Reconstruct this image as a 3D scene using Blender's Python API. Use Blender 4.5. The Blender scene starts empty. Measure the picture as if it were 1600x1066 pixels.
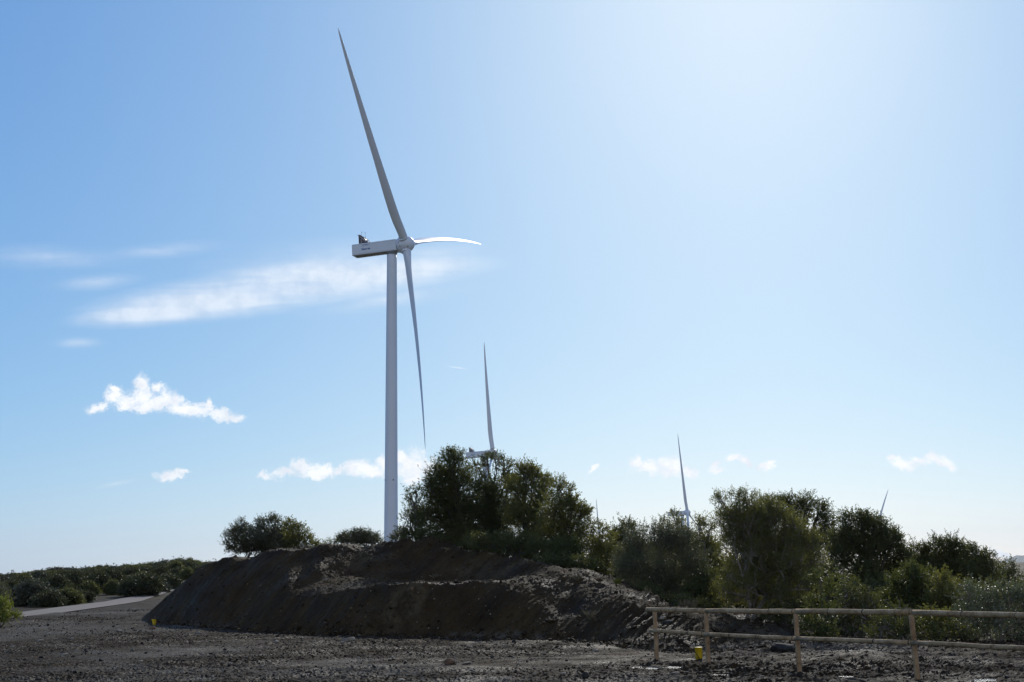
import bpy, math, random
import numpy as np
from mathutils import Matrix, Vector

# ------------------------------------------------------------------ camera model
F = 2150.0; P = math.atan(357 / F); ROLL = 0.0113; EYE = 1.7
_f = np.array([0, math.cos(P), math.sin(P)]); _r = np.array([1., 0, 0]); _u = np.cross(_r, _f)
R_ = _r * math.cos(ROLL) - _u * math.sin(ROLL)
U_ = _u * math.cos(ROLL) + _r * math.sin(ROLL)

def at(X, Y, dep):
    v = _f + R_ * (X - 800) / F - U_ * (Y - 533) / F
    return v * (dep / v[1]) + np.array([0, 0, EYE])

def gp(X, Y, z=0.0):
    v = _f + R_ * (X - 800) / F - U_ * (Y - 533) / F
    return v * ((z - EYE) / v[2]) + np.array([0, 0, EYE])

SC = bpy.context.scene
COL = SC.collection

# ------------------------------------------------------------------ object helpers
def tag(o, label=None, cat=None, group=None, kind=None):
    if label: o['label'] = label
    if cat: o['category'] = cat
    if group: o['group'] = group
    if kind: o['kind'] = kind
    return o

def empty(name, loc=(0, 0, 0), rz=0.0):
    o = bpy.data.objects.new(name, None); COL.objects.link(o)
    o.location = [float(c) for c in loc]; o.rotation_euler = (0, 0, rz)
    o.empty_display_size = 0.3
    return o

def mesh_np(name, V, Fs, mat=None, parent=None, smooth=False, n=None):
    """V (N,3); Fs either (M,k) array or list of such arrays"""
    me = bpy.data.meshes.new(name)
    V = np.asarray(V, dtype=np.float32)
    if not isinstance(Fs, (list, tuple)): Fs = [Fs]
    Fs = [np.asarray(a, dtype=np.int32) for a in Fs if len(a)]
    loops = np.concatenate([a.ravel() for a in Fs])
    tot = np.concatenate([np.full(len(a), a.shape[1], dtype=np.int32) for a in Fs])
    start = np.concatenate([[0], np.cumsum(tot)[:-1]]).astype(np.int32)
    me.vertices.add(len(V)); me.vertices.foreach_set('co', V.ravel())
    me.loops.add(len(loops)); me.loops.foreach_set('vertex_index', loops)
    me.polygons.add(len(tot)); me.polygons.foreach_set('loop_start', start)
    me.update(calc_edges=True)
    me.polygons.foreach_set('use_smooth', np.full(len(tot), smooth, dtype=bool))
    me.validate()
    if mat: me.materials.append(mat)
    o = bpy.data.objects.new(name, me); COL.objects.link(o)
    if parent: o.parent = parent
    return o

class MB:
    """collects simple solids for one mesh"""
    def __init__(s): s.v = []; s.q = []; s.t = []; s.n = 0
    def add(s, V, Q=None, T=None):
        V = np.asarray(V, float)
        if Q is not None and len(Q): s.q.append(np.asarray(Q) + s.n)
        if T is not None and len(T): s.t.append(np.asarray(T) + s.n)
        s.v.append(V); s.n += len(V)
    def tube(s, pts, rad, k=6, cap=True, rng=None, wob=0.0):
        pts = np.asarray(pts, float); m = len(pts)
        rad = np.broadcast_to(np.asarray(rad, float), (m,))
        tan = np.gradient(pts, axis=0); tan /= np.linalg.norm(tan, axis=1)[:, None] + 1e-9
        ref = np.array([0.31, 0.17, 0.93]) if abs(tan[0][2]) < 0.9 else np.array([1., 0, 0])
        a = np.cross(tan, ref); a /= np.linalg.norm(a, axis=1)[:, None] + 1e-9
        b = np.cross(tan, a)
        th = np.arange(k) * 2 * math.pi / k
        rr = rad[:, None] * np.ones((m, k))
        if rng is not None and wob: rr = rr * (1 + wob * rng.normal(size=(m, k)))
        V = pts[:, None, :] + rr[:, :, None] * (np.cos(th)[None, :, None] * a[:, None, :] + np.sin(th)[None, :, None] * b[:, None, :])
        V = V.reshape(-1, 3)
        i = np.arange(m - 1)[:, None] * k; j = np.arange(k)[None, :]; j2 = (j + 1) % k
        Q = np.stack([i + j, i + j2, i + k + j2, i + k + j], -1).reshape(-1, 4)
        T = []
        if cap:
            V = np.vstack([V, pts[0], pts[-1]]); c0, c1 = m * k, m * k + 1
            for q in range(k):
                T.append((c0, (q + 1) % k, q)); T.append((c1, (m - 1) * k + q, (m - 1) * k + (q + 1) % k))
        s.add(V, Q, T)
    def box(s, c, h, M=None):
        V = np.array([[x, y, z] for x in (-1, 1) for y in (-1, 1) for z in (-1, 1)], float) * h
        if M is not None: V = V @ np.asarray(M).T
        s.add(V + c, [(0, 1, 3, 2), (4, 6, 7, 5), (0, 4, 5, 1), (2, 3, 7, 6), (0, 2, 6, 4), (1, 5, 7, 3)])
    def prism(s, poly, y0, y1):
        """poly in (x,z), extruded along y"""
        n = len(poly); V = [(x, y0, z) for x, z in poly] + [(x, y1, z) for x, z in poly]
        Q = [(i, (i + 1) % n, n + (i + 1) % n, n + i) for i in range(n)]
        T = [(0, i + 1, i) for i in range(1, n - 1)] + [(n, n + i, n + i + 1) for i in range(1, n - 1)]
        s.add(V, Q, T)
    def build(s, name, mat, parent=None, smooth=False):
        return mesh_np(name, np.vstack(s.v), [np.vstack(a) for a in (s.q, s.t) if a], mat, parent, smooth)

# ------------------------------------------------------------------ numpy noise
def _h(ix, iy, seed):
    n = (ix.astype(np.int64) * 374761393 + iy.astype(np.int64) * 668265263 + seed * 974634777) & 0xFFFFFFFF
    n = ((n ^ (n >> 13)) * 1274126177) & 0xFFFFFFFF
    n = n ^ (n >> 16)
    return (n & 0xFFFFFF).astype(np.float64) / 0xFFFFFF
def vn(x, y, seed=0):
    x = np.asarray(x, float); y = np.asarray(y, float)
    ix = np.floor(x); iy = np.floor(y); fx = x - ix; fy = y - iy
    fx = fx * fx * fx * (fx * (fx * 6 - 15) + 10); fy = fy * fy * fy * (fy * (fy * 6 - 15) + 10)
    a = _h(ix, iy, seed); b = _h(ix + 1, iy, seed); c = _h(ix, iy + 1, seed); d = _h(ix + 1, iy + 1, seed)
    return (a + (b - a) * fx + (c - a) * fy + (a - b - c + d) * fx * fy) * 2 - 1
def fbm(x, y, octv=4, seed=0, gain=0.5):
    s = 0; a = 1; t = 0
    for i in range(octv):
        s = s + a * vn(x * 2 ** i + 13.7 * i, y * 2 ** i - 7.1 * i, seed + i); t += a; a *= gain
    return s / t
def sstep(a, b, x):
    t = np.clip((x - a) / (b - a), 0, 1); return t * t * (3 - 2 * t)

# ------------------------------------------------------------------ terrain heights
# earth mound profile: screen column, then (distance, screen row) of foot, lower edge, bench back, top
MT = [
    (222, 51.0, 968, 51.5, 968, 52.0, 968, 52.4, 968),
    (236, 50.0, 970, 50.6, 961, 51.0, 958, 51.5, 955),
    (252, 48.8, 972, 49.8, 955, 50.2, 950, 51.0, 941),
    (270, 47.6, 973, 48.8, 950, 49.2, 942, 50.3, 923),
    (290, 46.3, 974, 47.7, 945, 48.1, 934, 49.5, 905),
    (310, 45.0, 976, 46.6, 940, 47.0, 926, 48.7, 891),
    (330, 44.2, 977, 46.0, 936, 46.3, 922, 48.2, 881),
    (360, 43.0, 979, 44.6, 936, 45.0, 920, 47.2, 873),
    (400, 41.5, 983, 43.2, 936, 43.6, 920, 46.2, 866),
    (450, 39.8, 986, 41.5, 936, 42.0, 922, 45.0, 859),
    (500, 38.5, 988, 40.2, 928, 42.4, 908, 44.6, 853),
    (550, 37.6, 990, 39.2, 921, 43.0, 898, 44.8, 850),
    (600, 36.8, 992, 38.4, 914, 42.2, 906, 44.8, 845),
    (640, 36.2, 993, 37.7, 912.5, 42.6, 909, 44.4, 843),
    (670, 35.9, 994, 37.3, 912, 42.3, 909, 44.0, 845),
    (700, 35.6, 995, 37.0, 912.5, 41.8, 909, 43.4, 856),
    (750, 35.1, 995, 36.7, 913, 41.0, 909, 42.5, 862),
    (790, 34.8, 996, 36.7, 910, 40.2, 905, 41.6, 867),
    (830, 34.4, 997, 37.2, 900, 39.2, 890, 40.4, 874),
    (870, 33.8, 998, 36.8, 905, 38.0, 889, 39.4, 883),
    (900, 33.3, 999, 36.2, 915, 37.2, 898, 38.6, 887),
    (950, 31.8, 1004, 34.4, 938, 35.4, 918, 37.2, 905),
    (1000, 30.2, 1009, 32.0, 972, 33.2, 946, 35.6, 929),
    (1050, 29.6, 1011, 31.0, 986, 32.4, 962, 34.6, 946),
    (1100, 29.2, 1012, 30.2, 993, 32.0, 974, 34.2, 958),
    (1150, 29.0, 1012, 30.0, 1000, 32.0, 984, 34.6, 968),
    (1200, 29.0, 1012, 30.0, 1003, 32.0, 990, 35.0, 976),
    (1260, 29.0, 1012, 30.0, 1007, 32.0, 996, 35.0, 982),
]
_mu = np.array([at(m[0], 940, 1.0)[0] for m in MT])
_md = np.array([[m[1], m[3], m[5], m[7]] for m in MT])
_mh = np.array([[max(0.0, at(m[0], m[2 * k + 2], m[2 * k + 1])[2]) if k else 0.0 for k in range(4)] for m in MT])
_mh[0, :] = 0; _mh[-1, :] = 0

def mound_raw(x, y):
    u = x / np.maximum(y, 1)
    wob = 0.42 * vn(x * 0.7, y * 0.5, 5) + 0.12 * vn(x * 2.3, y * 1.4, 6)
    d = [np.interp(u, _mu, _md[:, k]) for k in range(4)]
    h = [np.interp(u, _mu, _mh[:, k]) for k in range(4)]
    plateau = sstep(_mu[5], _mu[8], u)          # behind the left tip the mound is just a ridge
    tail = 1 - sstep(_mu[21], _mu[25], u)
    flat = plateau * tail
    # level ground behind the crest, then falling away
    d += [d[3] + 1.2, d[3] + 2.2 + 12 * flat, d[3] + 5 + 26 * flat]
    h += [h[3] * 0.99, h[3] * (0.35 + 0.6 * flat), h[3] * 0]
    yy = y + wob * sstep(0, 0.4, h[3]) * 0.8
    out = np.zeros_like(u)
    h[3] = h[3] * (1 + .045 * vn(x * .9, x * 0 + 3, 15) + .03 * vn(x * 2.6, x * 0 + 8, 16)); h[4] = h[3] * .99
    for k in range(6):
        t = np.clip((yy - d[k]) / np.maximum(d[k + 1] - d[k], 1e-3), 0, 1)
        if k in (0,): t = t ** 0.92
        seg = h[k] + (h[k + 1] - h[k]) * t
        out = np.where((yy >= d[k]) & (yy < d[k + 1]), seg, out)
    return np.where((u < _mu[0]) | (u > _mu[-1]), 0, out)

def base_far(x, y):
    r = np.hypot(x, y)
    z = np.interp(r, [0, 92, 130, 300, 380, 470, 909, 1310, 1740, 2600, 9000], [0, 0, .9, 2.2, 1.5, 0, -27, -52, -92, -110, -115])
    z = z + 0.5 * fbm(x / 60, y / 60, 3, 40) * sstep(100, 200, r)
    return z

PUD = [  # screen x, y, half width px, half depth px
    (1030, 1042, 46, 3.4), (1122, 1054, 20, 2.2), (1268, 1043, 22, 1.8), (1398, 1030, 12, 2.0),
    (1456, 1034, 11, 1.6), (1528, 1063, 36, 4.0), (925, 1034, 30, 1.4), (1322, 1056, 14, 1.4)]
PW = []
for (X, Y, a, b) in PUD:
    c = gp(X, Y, 0.0); PW.append((c[0], c[1], .8 * a * c[1] / F, .62 * b * c[1] ** 2 / (F * EYE)))

DUST = [(178, 1043, 60, 4.0, .9), (250, 1050, 40, 2.5, .6), (395, 1052, 45, 3.5, .7), (640, 1052, 60, 4, .55), (300, 1062, 60, 3, .8),
        (1000, 1056, 70, 4, .35), (520, 1064, 50, 3, .5), (30, 1058, 40, 3, .5), (800, 1060, 70, 3, .4), (740, 1049, 50, 2.2, .5), (1340, 1064, 70, 2, .5)]
DW = []
for (X, Y, a, b, s) in DUST:
    c = gp(X, Y, 0.0); DW.append((c[0], c[1], a * c[1] / F, b * c[1] ** 2 / (F * EYE), s))

RC = np.array([(-26.5, 38.), (-23.6, 47.), (-22.2, 56.), (-22.6, 66.), (-24., 80.), (-25., 98.), (-27.2, 120.)])
def road_clear_(x, y):
    cx = np.interp(y, RC[:, 1], RC[:, 0]); return sstep(1.7, 2.4, np.abs(x - cx) ) * (y < 130) + (y >= 130)
def height(x, y, fine=True, want=False):
    m = mound_raw(x, y)
    onm = sstep(0.02, 0.25, m)
    u = x / np.maximum(y, 1)
    z = base_far(x, y)
    right = sstep(0.06, 0.16, u) * (1 - sstep(29, 33, y)) * sstep(10, 14, y)
    lowf = 0.05 * fbm(x / 3.2, y / 3.2, 3, 11) * (1 - sstep(48, 60, y))
    z = z + lowf * (1 - onm)
    if fine:
        clod = np.abs(fbm(x * 1.6, y * 1.1, 3, 21))
        mid = fbm(x * 5.5, y * 4.5, 3, 31)
        fin = fbm(x * 17, y * 13, 2, 37)
        patch = 0.30 + 0.80 * sstep(-.3, .4, fbm(x * .35, y * .3, 2, 55))
        rd = road_clear_(x, y)
        z = z + (1 - onm) * patch * rd * (0.045 * (clod - .25) + 0.022 * mid + 0.026 * fin + .012 * fbm(x * 30, y * 20, 1, 39))
        rut = np.abs(fbm(x * 0.5, y * 1.7, 3, 61))
        z = z + right * (1 - onm) * (0.12 * (rut - 0.2) + 0.028 * mid + .018 * fbm(x * 9, y * 7, 2, 33))
        # raked streaks running down the slope, leaning to the left
        s = x - 0.85 * m - 0.25 * y
        st = fbm(s * 4.6, m * 0.6 + y * .12, 3, 71) * 0.45 + fbm(s * 12, m * 1.0, 3, 75) * 0.55
        amt = (0.075 + 0.10 * sstep(.02, .10, u)) * (.35 + 1.0 * sstep(-.35, .4, fbm(x * .6, m * .9 + y * .3, 2, 77)))
        z = z + onm * (st * amt + 0.030 * mid + 0.018 * fin + .08 * fbm(x * .9, y * .9, 2, 79))
    for (cx, cy, a, b) in PW:
        q = ((x - cx) / a) ** 2 + ((y - cy) / b) ** 2
        w = 1 - sstep(.7, 1.9, q)
        z = z * (1 - 0.42 * w) + (-0.013) * w
    z = z + m
    if want: return z, m, onm
    return z

# ------------------------------------------------------------------ node helpers
def newmat(name):
    m = bpy.data.materials.new(name); m.use_nodes = True
    nt = m.node_tree; b = nt.nodes['Principled BSDF']
    return m, nt, b
def N(nt, typ, **kw):
    n = nt.nodes.new(typ)
    for k, v in kw.items():
        if k in n.inputs: n.inputs[k].default_value = v
        else: setattr(n, k, v)
    return n
def ramp(nt, fac, stops, interp='LINEAR'):
    r = nt.nodes.new('ShaderNodeValToRGB'); r.color_ramp.interpolation = interp
    els = r.color_ramp.elements
    while len(els) < len(stops): els.new(0.5)
    for e, (p, c) in zip(els, stops):
        e.position = p; e.color = (*c, 1) if len(c) == 3 else c
    nt.links.new(fac, r.inputs[0]); return r.outputs[0]
def mix(nt, fac, a, b, mode='MIX'):
    m = nt.nodes.new('ShaderNodeMix'); m.data_type = 'RGBA'; m.blend_type = mode
    for s, v in ((m.inputs[0], fac), (m.inputs[6], a), (m.inputs[7], b)):
        if hasattr(v, 'links') or isinstance(v, bpy.types.NodeSocket): nt.links.new(v, s)
        elif isinstance(v, (int, float)): s.default_value = v
        else: s.default_value = (*v, 1) if len(v) == 3 else v
    return m.outputs[2]
def math_(nt, op, a, b=None, clamp=False):
    m = nt.nodes.new('ShaderNodeMath'); m.operation = op; m.use_clamp = clamp
    for s, v in ((m.inputs[0], a), (m.inputs[1], b)):
        if v is None: continue
        if isinstance(v, (int, float)): s.default_value = v
        else: nt.links.new(v, s)
    return m.outputs[0]
def noise(nt, vec, scale, detail=4, rough=.55, dist=0.0):
    n = nt.nodes.new('ShaderNodeTexNoise'); n.inputs['Scale'].default_value = scale
    n.inputs['Detail'].default_value = detail; n.inputs['Roughness'].default_value = rough
    n.inputs['Distortion'].default_value = dist
    if vec is not None: nt.links.new(vec, n.inputs['Vector'])
    return n.outputs[0]
def bump(nt, b, h, strength, dist):
    n = nt.nodes.new('ShaderNodeBump'); n.inputs['Strength'].default_value = strength; n.inputs['Distance'].default_value = dist
    nt.links.new(h, n.inputs['Height']); nt.links.new(n.outputs[0], b.inputs['Normal'])

# soil: one recipe, a mask attribute carries dust (r), dry grass (g), mound (b)
def soil(name, mound=False):
    m, nt, b = newmat(name)
    geo = nt.nodes.new('ShaderNodeNewGeometry'); pos = geo.outputs['Position']
    at_ = nt.nodes.new('ShaderNodeAttribute'); at_.attribute_name = 'mask'
    sp = nt.nodes.new('ShaderNodeSeparateColor'); nt.links.new(at_.outputs['Color'], sp.inputs[0])
    n1 = noise(nt, pos, 1.1, 5, .6); n2 = noise(nt, pos, 14, 4, .65); n3 = noise(nt, pos, 45, 2, .6)
    if mound:
        c = ramp(nt, n1, [(.3, (0.0242, 0.0149, 0.0059)), (.5, (0.0373, 0.0235, 0.0092)), (.72, (0.0616, 0.0394, 0.0148))])
        c = mix(nt, ramp(nt, noise(nt, pos, .45, 3), [(.55, (0, 0, 0)), (.70, (.4, .4, .4))]), c, (0.077, 0.0511, 0.0172))
    else:
        c = ramp(nt, n1, [(.3, (0.0155, 0.0091, 0.0034)), (.5, (0.0284, 0.0168, 0.0064)), (.72, (0.0495, 0.0292, 0.0104))])
    if mound:
        a2 = nt.nodes.new('ShaderNodeAttribute'); a2.attribute_name = 'streak'
        c = mix(nt, 1.0, c, ramp(nt, a2.outputs['Fac'], [(.25, (.78, .78, .78)), (.5, (1, 1, 1)), (.78, (1.3, 1.28, 1.24))]), 'MULTIPLY')
    c = mix(nt, ramp(nt, n2, [(.45, (0, 0, 0)), (.8, (.5, .5, .5))]), c, (.062, .046, .030) if mound else (.070, .063, .049))
    # pale chips
    vo = nt.nodes.new('ShaderNodeTexVoronoi'); vo.inputs['Scale'].default_value = 16; nt.links.new(pos, vo.inputs['Vector'])
    sc = nt.nodes.new('ShaderNodeSeparateColor'); nt.links.new(vo.outputs['Color'], sc.inputs[0])
    chip = math_(nt, 'MULTIPLY', math_(nt, 'GREATER_THAN', sc.outputs[0], .985 if mound else .93), math_(nt, 'LESS_THAN', vo.outputs['Distance'], .36))
    c = mix(nt, chip, c, ramp(nt, sc.outputs[1], [(0, (.13, .105, .075)), (.6, (.21, .175, .125)), (1, (.28, .21, .14))]))
    dust = math_(nt, 'MULTIPLY', sp.outputs[0], ramp(nt, noise(nt, pos, 3.2, 5, .65), [(.38, (0, 0, 0)), (.6, (1, 1, 1))]), True)
    c = mix(nt, dust, c, (.145, .128, .098))
    c = mix(nt, math_(nt, 'MULTIPLY', sp.outputs[2], ramp(nt, noise(nt, pos, 2.6, 5, .65), [(.4, (0, 0, 0)), (.6, (1, 1, 1))]), True), c, (.115, .09, .05))
    gr = ramp(nt, noise(nt, pos, .12, 5, .7), [(.3, (.045, .042, .024)), (.55, (.095, .08, .05)), (.75, (.15, .125, .085))])
    c = mix(nt, sp.outputs[1], c, gr)
    nt.links.new(c, b.inputs['Base Color'])
    rr = ramp(nt, noise(nt, pos, .8, 3), [(.35, (.6, .6, .6)), (.65, (.92, .92, .92))])
    nt.links.new(rr, b.inputs['Roughness']); b.inputs['Specular IOR Level'].default_value = .05
    bump(nt, b, math_(nt, 'ADD', n2, math_(nt, 'MULTIPLY', n3, .5)), .7, .035)
    return m

M_ground = soil('rubble soil'); M_mound = soil('mound soil', True)

def simple(name, col, rough=.6, var=.15, scale=6, spec=.5, metal=0, bmp=0):
    m, nt, b = newmat(name)
    tc = nt.nodes.new('ShaderNodeTexCoord')
    n = noise(nt, tc.outputs['Object'], scale, 4)
    lo = tuple(c * (1 - var) for c in col); hi = tuple(min(1, c * (1 + var)) for c in col)
    nt.links.new(ramp(nt, n, [(.3, lo), (.7, hi)]), b.inputs['Base Color'])
    b.inputs['Roughness'].default_value = rough; b.inputs['Specular IOR Level'].default_value = spec; b.inputs['Metallic'].default_value = metal
    if bmp: bump(nt, b, n, .5, bmp)
    return m

def leafmat(name, dark, light, trans, tw=.35, rough=.5, spec=.25):
    m, nt, b = newmat(name)
    g = nt.nodes.new('ShaderNodeNewGeometry')
    c = ramp(nt, g.outputs['Random Per Island'], [(0, dark), (.6, tuple((a + d) / 2 for a, d in zip(dark, light))), (1, light)])
    big = noise(nt, g.outputs['Position'], 1.3, 2)
    c2 = mix(nt, ramp(nt, big, [(.35, (0, 0, 0)), (.7, (.6, .6, .6))]), c, light)
    nt.links.new(c2, b.inputs['Base Color']); b.inputs['Roughness'].default_value = rough; b.inputs['Specular IOR Level'].default_value = spec
    t = nt.nodes.new('ShaderNodeBsdfTranslucent'); t.inputs[0].default_value = (*trans, 1)
    ms = nt.nodes.new('ShaderNodeMixShader'); ms.inputs[0].default_value = tw
    nt.links.new(b.outputs[0], ms.inputs[1]); nt.links.new(t.outputs[0], ms.inputs[2])
    nt.links.new(ms.outputs[0], nt.nodes['Material Output'].inputs['Surface'])
    return m

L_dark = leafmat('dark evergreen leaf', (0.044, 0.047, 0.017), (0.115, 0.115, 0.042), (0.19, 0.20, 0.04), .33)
L_olive = leafmat('olive green leaf', (0.065, 0.065, 0.024), (0.16, 0.152, 0.055), (0.30, 0.29, 0.05), .36)
L_green = leafmat('fresh green leaf', (0.036, 0.043, 0.014), (0.09, 0.098, 0.032), (0.175, 0.19, 0.034), .36)
L_grey = leafmat('grey green leaf', (0.072, 0.072, 0.037), (0.175, 0.172, 0.10), (0.16, 0.165, 0.06), .28)
L_silver = leafmat('silvery glossy leaf', (0.07, 0.075, 0.032), (0.235, 0.235, 0.135), (0.18, 0.20, 0.05), .24, .42, .5)
L_yell = leafmat('yellow green leaf', (.10, .12, .02), (.22, .24, .05), (.25, .28, .03), .4)
L_hill = leafmat('hillside leaf', (.030, .033, .014), (.085, .088, .040), (.09, .095, .02), .25)
L_hillg = leafmat('grey hillside leaf', (.045, .046, .028), (.13, .13, .085), (.09, .095, .04), .2)
L_dry = leafmat('dry straw', (.16, .13, .08), (.34, .29, .18), (.2, .17, .09), .3, .6)
M_bark = simple('grey bark', (.10, .085, .07), .85, .35, 9, .3, bmp=.02)
M_palebark = simple('pale bark', (.26, .22, .18), .8, .3, 9, .3, bmp=.02)
M_white = simple('white turbine paint', (.76, .80, .84), .38, .03, .15)
M_blade = simple('white blade coating', (.74, .78, .82), .42, .03, .1)
M_under = simple('nacelle underside', (.30, .27, .22), .6, .25, .6)
M_dark = simple('dark radiator fins', (.035, .03, .045), .5, .3, 3)
M_maroon = simple('maroon duct', (.12, .06, .06), .5, .3, 3)
M_trim = simple('pale trim', (.7, .7, .7), .4, .05, 1)
M_steel = simple('grey steel', (.25, .27, .29), .45, .1, 2, metal=.5)
M_blue = simple('blue lettering', (.01, .09, .32), .45, .05, 1)
M_yellow = simple('yellow plastic', (.66, .43, .01), .4, .12, 8)
M_black = simple('black cord', (.02, .018, .015), .6, .2, 8)
M_red = simple('red tape', (.35, .04, .03), .5, .1, 8)
M_rock = simple('pale rock', (.24, .205, .155), .85, .35, 11, .08, bmp=.03)
M_rockb = simple('brown rock', (.17, .105, .065), .85, .35, 9, .08, bmp=.03)
M_rockd = simple('dark rock', (.04, .036, .031), .85, .35, 9, .08, bmp=.03)

def woodmat(name, a, b_, ringdark=.25):
    m, nt, b = newmat(name)
    tc = nt.nodes.new('ShaderNodeTexCoord'); mp = nt.nodes.new('ShaderNodeMapping')
    nt.links.new(tc.outputs['Generated'], mp.inputs[0]); mp.inputs['Scale'].default_value = (3, 3, 3)
    g = nt.nodes.new('ShaderNodeNewGeometry')
    n = noise(nt, g.outputs['Position'], 4.0, 6, .7, .6)
    c = ramp(nt, n, [(.28, tuple(v * .28 for v in a)), (.42, a), (.62, b_), (.8, tuple(v * .8 for v in a))])
    n2 = noise(nt, g.outputs['Position'], 28, 4, .6)
    c = mix(nt, ramp(nt, n2, [(.3, (.5, .5, .5)), (.5, (0, 0, 0))]), c, (.09, .05, .03))
    nt.links.new(c, b.inputs['Base Color']); b.inputs['Roughness'].default_value = .8; b.inputs['Specular IOR Level'].default_value = .1
    bump(nt, b, n2, .5, .01)
    return m
M_wood = woodmat('peeled chestnut post', (.33, .205, .105), (.47, .32, .175))
M_rail = woodmat('weathered rail', (.33, .225, .115), (.52, .385, .22))
M_knot = simple('dark knot', (.045, .03, .022), .8, .3, 20)

# water
M_water, nt, b = newmat('muddy water'); b.inputs['Base Color'].default_value = (.05, .045, .04, 1)
b.inputs['Roughness'].default_value = .16; b.inputs['Specular IOR Level'].default_value = .4
tc = nt.nodes.new('ShaderNodeNewGeometry'); bump(nt, b, noise(nt, tc.outputs['Position'], 34, 5), .9, .02)
# road
M_road, nt, b = newmat('packed gravel track'); g = nt.nodes.new('ShaderNodeNewGeometry')
nt.links.new(ramp(nt, noise(nt, g.outputs['Position'], 1.2, 6, .7), [(.3, (.12, .095, .075)), (.7, (.21, .17, .135))]), b.inputs['Base Color'])
b.inputs['Roughness'].default_value = .9
# far mountain
M_mount, nt, b = newmat('mountain scrub'); g = nt.nodes.new('ShaderNodeNewGeometry')
nt.links.new(ramp(nt, noise(nt, g.outputs['Position'], .004, 6, .6), [(.35, (.045, .055, .035)), (.7, (.12, .115, .08))]), b.inputs['Base Color'])
b.inputs['Roughness'].default_value = .95

# ------------------------------------------------------------------ ground meshes
def setmask(me, arr):
    ca = me.color_attributes.new('mask', 'FLOAT_COLOR', 'POINT')
    a = np.ones((len(arr), 4), np.float32); a[:, :3] = arr; ca.data.foreach_set('color', a.ravel())

NU, NR = 1450, 900
us = np.linspace(-.60, .60, NU)
ys = 16.5 * (64 / 16.5) ** (np.linspace(0, 1, NR))
UU, YY = np.meshgrid(us, ys)
XX = UU * YY
ZZ, MM, ON = height(XX, YY, True, True)
V = np.stack([XX, YY, ZZ], -1).reshape(-1, 3)
_s = XX - 0.85 * MM - 0.25 * YY
STK = .5 + .5 * (fbm(_s * 7, MM * .8, 3, 171) * .55 + fbm(_s * 19, MM * 1.4, 2, 175) * .6)
i = np.arange(NR - 1)[:, None] * NU + np.arange(NU - 1)[None, :]
Q = np.stack([i, i + 1, i + NU + 1, i + NU], -1).reshape(-1, 4)
dust = np.zeros_like(XX)
dust += .75 * sstep(.0, .4, fbm(XX * .28, YY * .16, 3, 210)) * (1 - ON)
for (cx, cy, a, b_, s) in DW: dust += s * np.exp(-((XX - cx) / a) ** 2 - ((YY - cy) / b_) ** 2)
# bench on the mound and the crest carry paler crumbled soil
dust += 0.05 * ON
ochre = np.zeros_like(XX)
for (X, Y, D_, a, b_) in ((722, 876, 42.2, .55, .6), (745, 884, 41.5, .5, .5), (795, 880, 40.6, .45, .5), (615, 950, 37.2, .9, .5), (560, 880, 43.6, .7, .5), (985, 985, 31.2, .5, .6), (640, 960, 37, .5, .4)):
    p = at(X, Y, D_); ochre += .5 * np.exp(-((XX - p[0]) / a) ** 2 - ((YY - p[1]) / b_) ** 2)
mask = np.stack([np.clip(dust, 0, 1), 0 * dust, np.clip(ochre, 0, 1)], -1).reshape(-1, 3)
mq = (MM.reshape(-1)[Q] > 0.03).any(axis=1)
for nm, sel, mt in (('ground', ~mq, M_ground), ('earth_mound', mq, M_mound)):
    q = Q[sel]; used, inv = np.unique(q.ravel(), return_inverse=True)
    o = mesh_np(nm, V[used], inv.reshape(-1, 4), mt, smooth=False)
    setmask(o.data, mask[used]); o['kind'] = 'structure'
    if nm == 'earth_mound':
        sa_ = o.data.attributes.new('streak', 'FLOAT', 'POINT'); sa_.data.foreach_set('value', STK.reshape(-1)[used].astype(np.float32))
del V, Q, mask

t = np.linspace(-7.4, 7.4, 420); g1 = 45 * np.sinh(t)
GX, GY = np.meshgrid(g1, g1)
GZ = height(GX, GY, False) - 0.05
inside = (GY > 20) & (GY < 60) & (np.abs(GX / np.maximum(GY, 1)) < .52)
edge = (GY > 15) & (GY < 66) & (np.abs(GX / np.maximum(GY, 1)) < .64)
GZ = np.where(inside, -0.7, np.where(edge, GZ - .06, GZ))
V = np.stack([GX, GY, GZ], -1).reshape(-1, 3); n_ = len(g1)
i = np.arange(n_ - 1)[:, None] * n_ + np.arange(n_ - 1)[None, :]
Q = np.stack([i, i + 1, i + n_ + 1, i + n_], -1).reshape(-1, 4)
o = mesh_np('terrain', V, Q, M_ground, smooth=True)
rr = np.hypot(GX, GY)
gm = sstep(84, 112, rr)
setmask(o.data, np.stack([0 * gm, gm, 0 * gm], -1).reshape(-1, 3)); o['kind'] = 'structure'

# track
near = [(-60, 985), (-10, 972), (30, 965), (60, 961.5), (100, 956), (150, 949), (187, 944), (220, 939), (245, 935.0), (262, 932.5)]
far = [(-60, 968), (-10, 961), (30, 956), (60, 952), (100, 947), (150, 941), (187, 937.5), (220, 934.5), (245, 932), (262, 930.6)]
A = np.array([gp(*p) for p in near]); B = np.array([gp(*p) for p in far])
A = np.vstack([A, A[-1] + (A[-1] - A[-2]) * 4]); B = np.vstack([B, B[-1] + (B[-1] - B[-2]) * 4])
tt = np.linspace(0, len(A) - 1, 60)
def ip(Pn): return np.stack([np.interp(tt, np.arange(len(Pn)), Pn[:, k]) for k in range(3)], -1)
A2, B2 = ip(A), ip(B); V = []
for k in range(7):
    p = A2 + (B2 - A2) * k / 6; p[:, 2] = height(p[:, 0], p[:, 1], False) + .02 - .04 * (np.minimum(k, 6 - k) == 0) ; V.append(p)
V = np.stack(V, 1).reshape(-1, 3)
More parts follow.
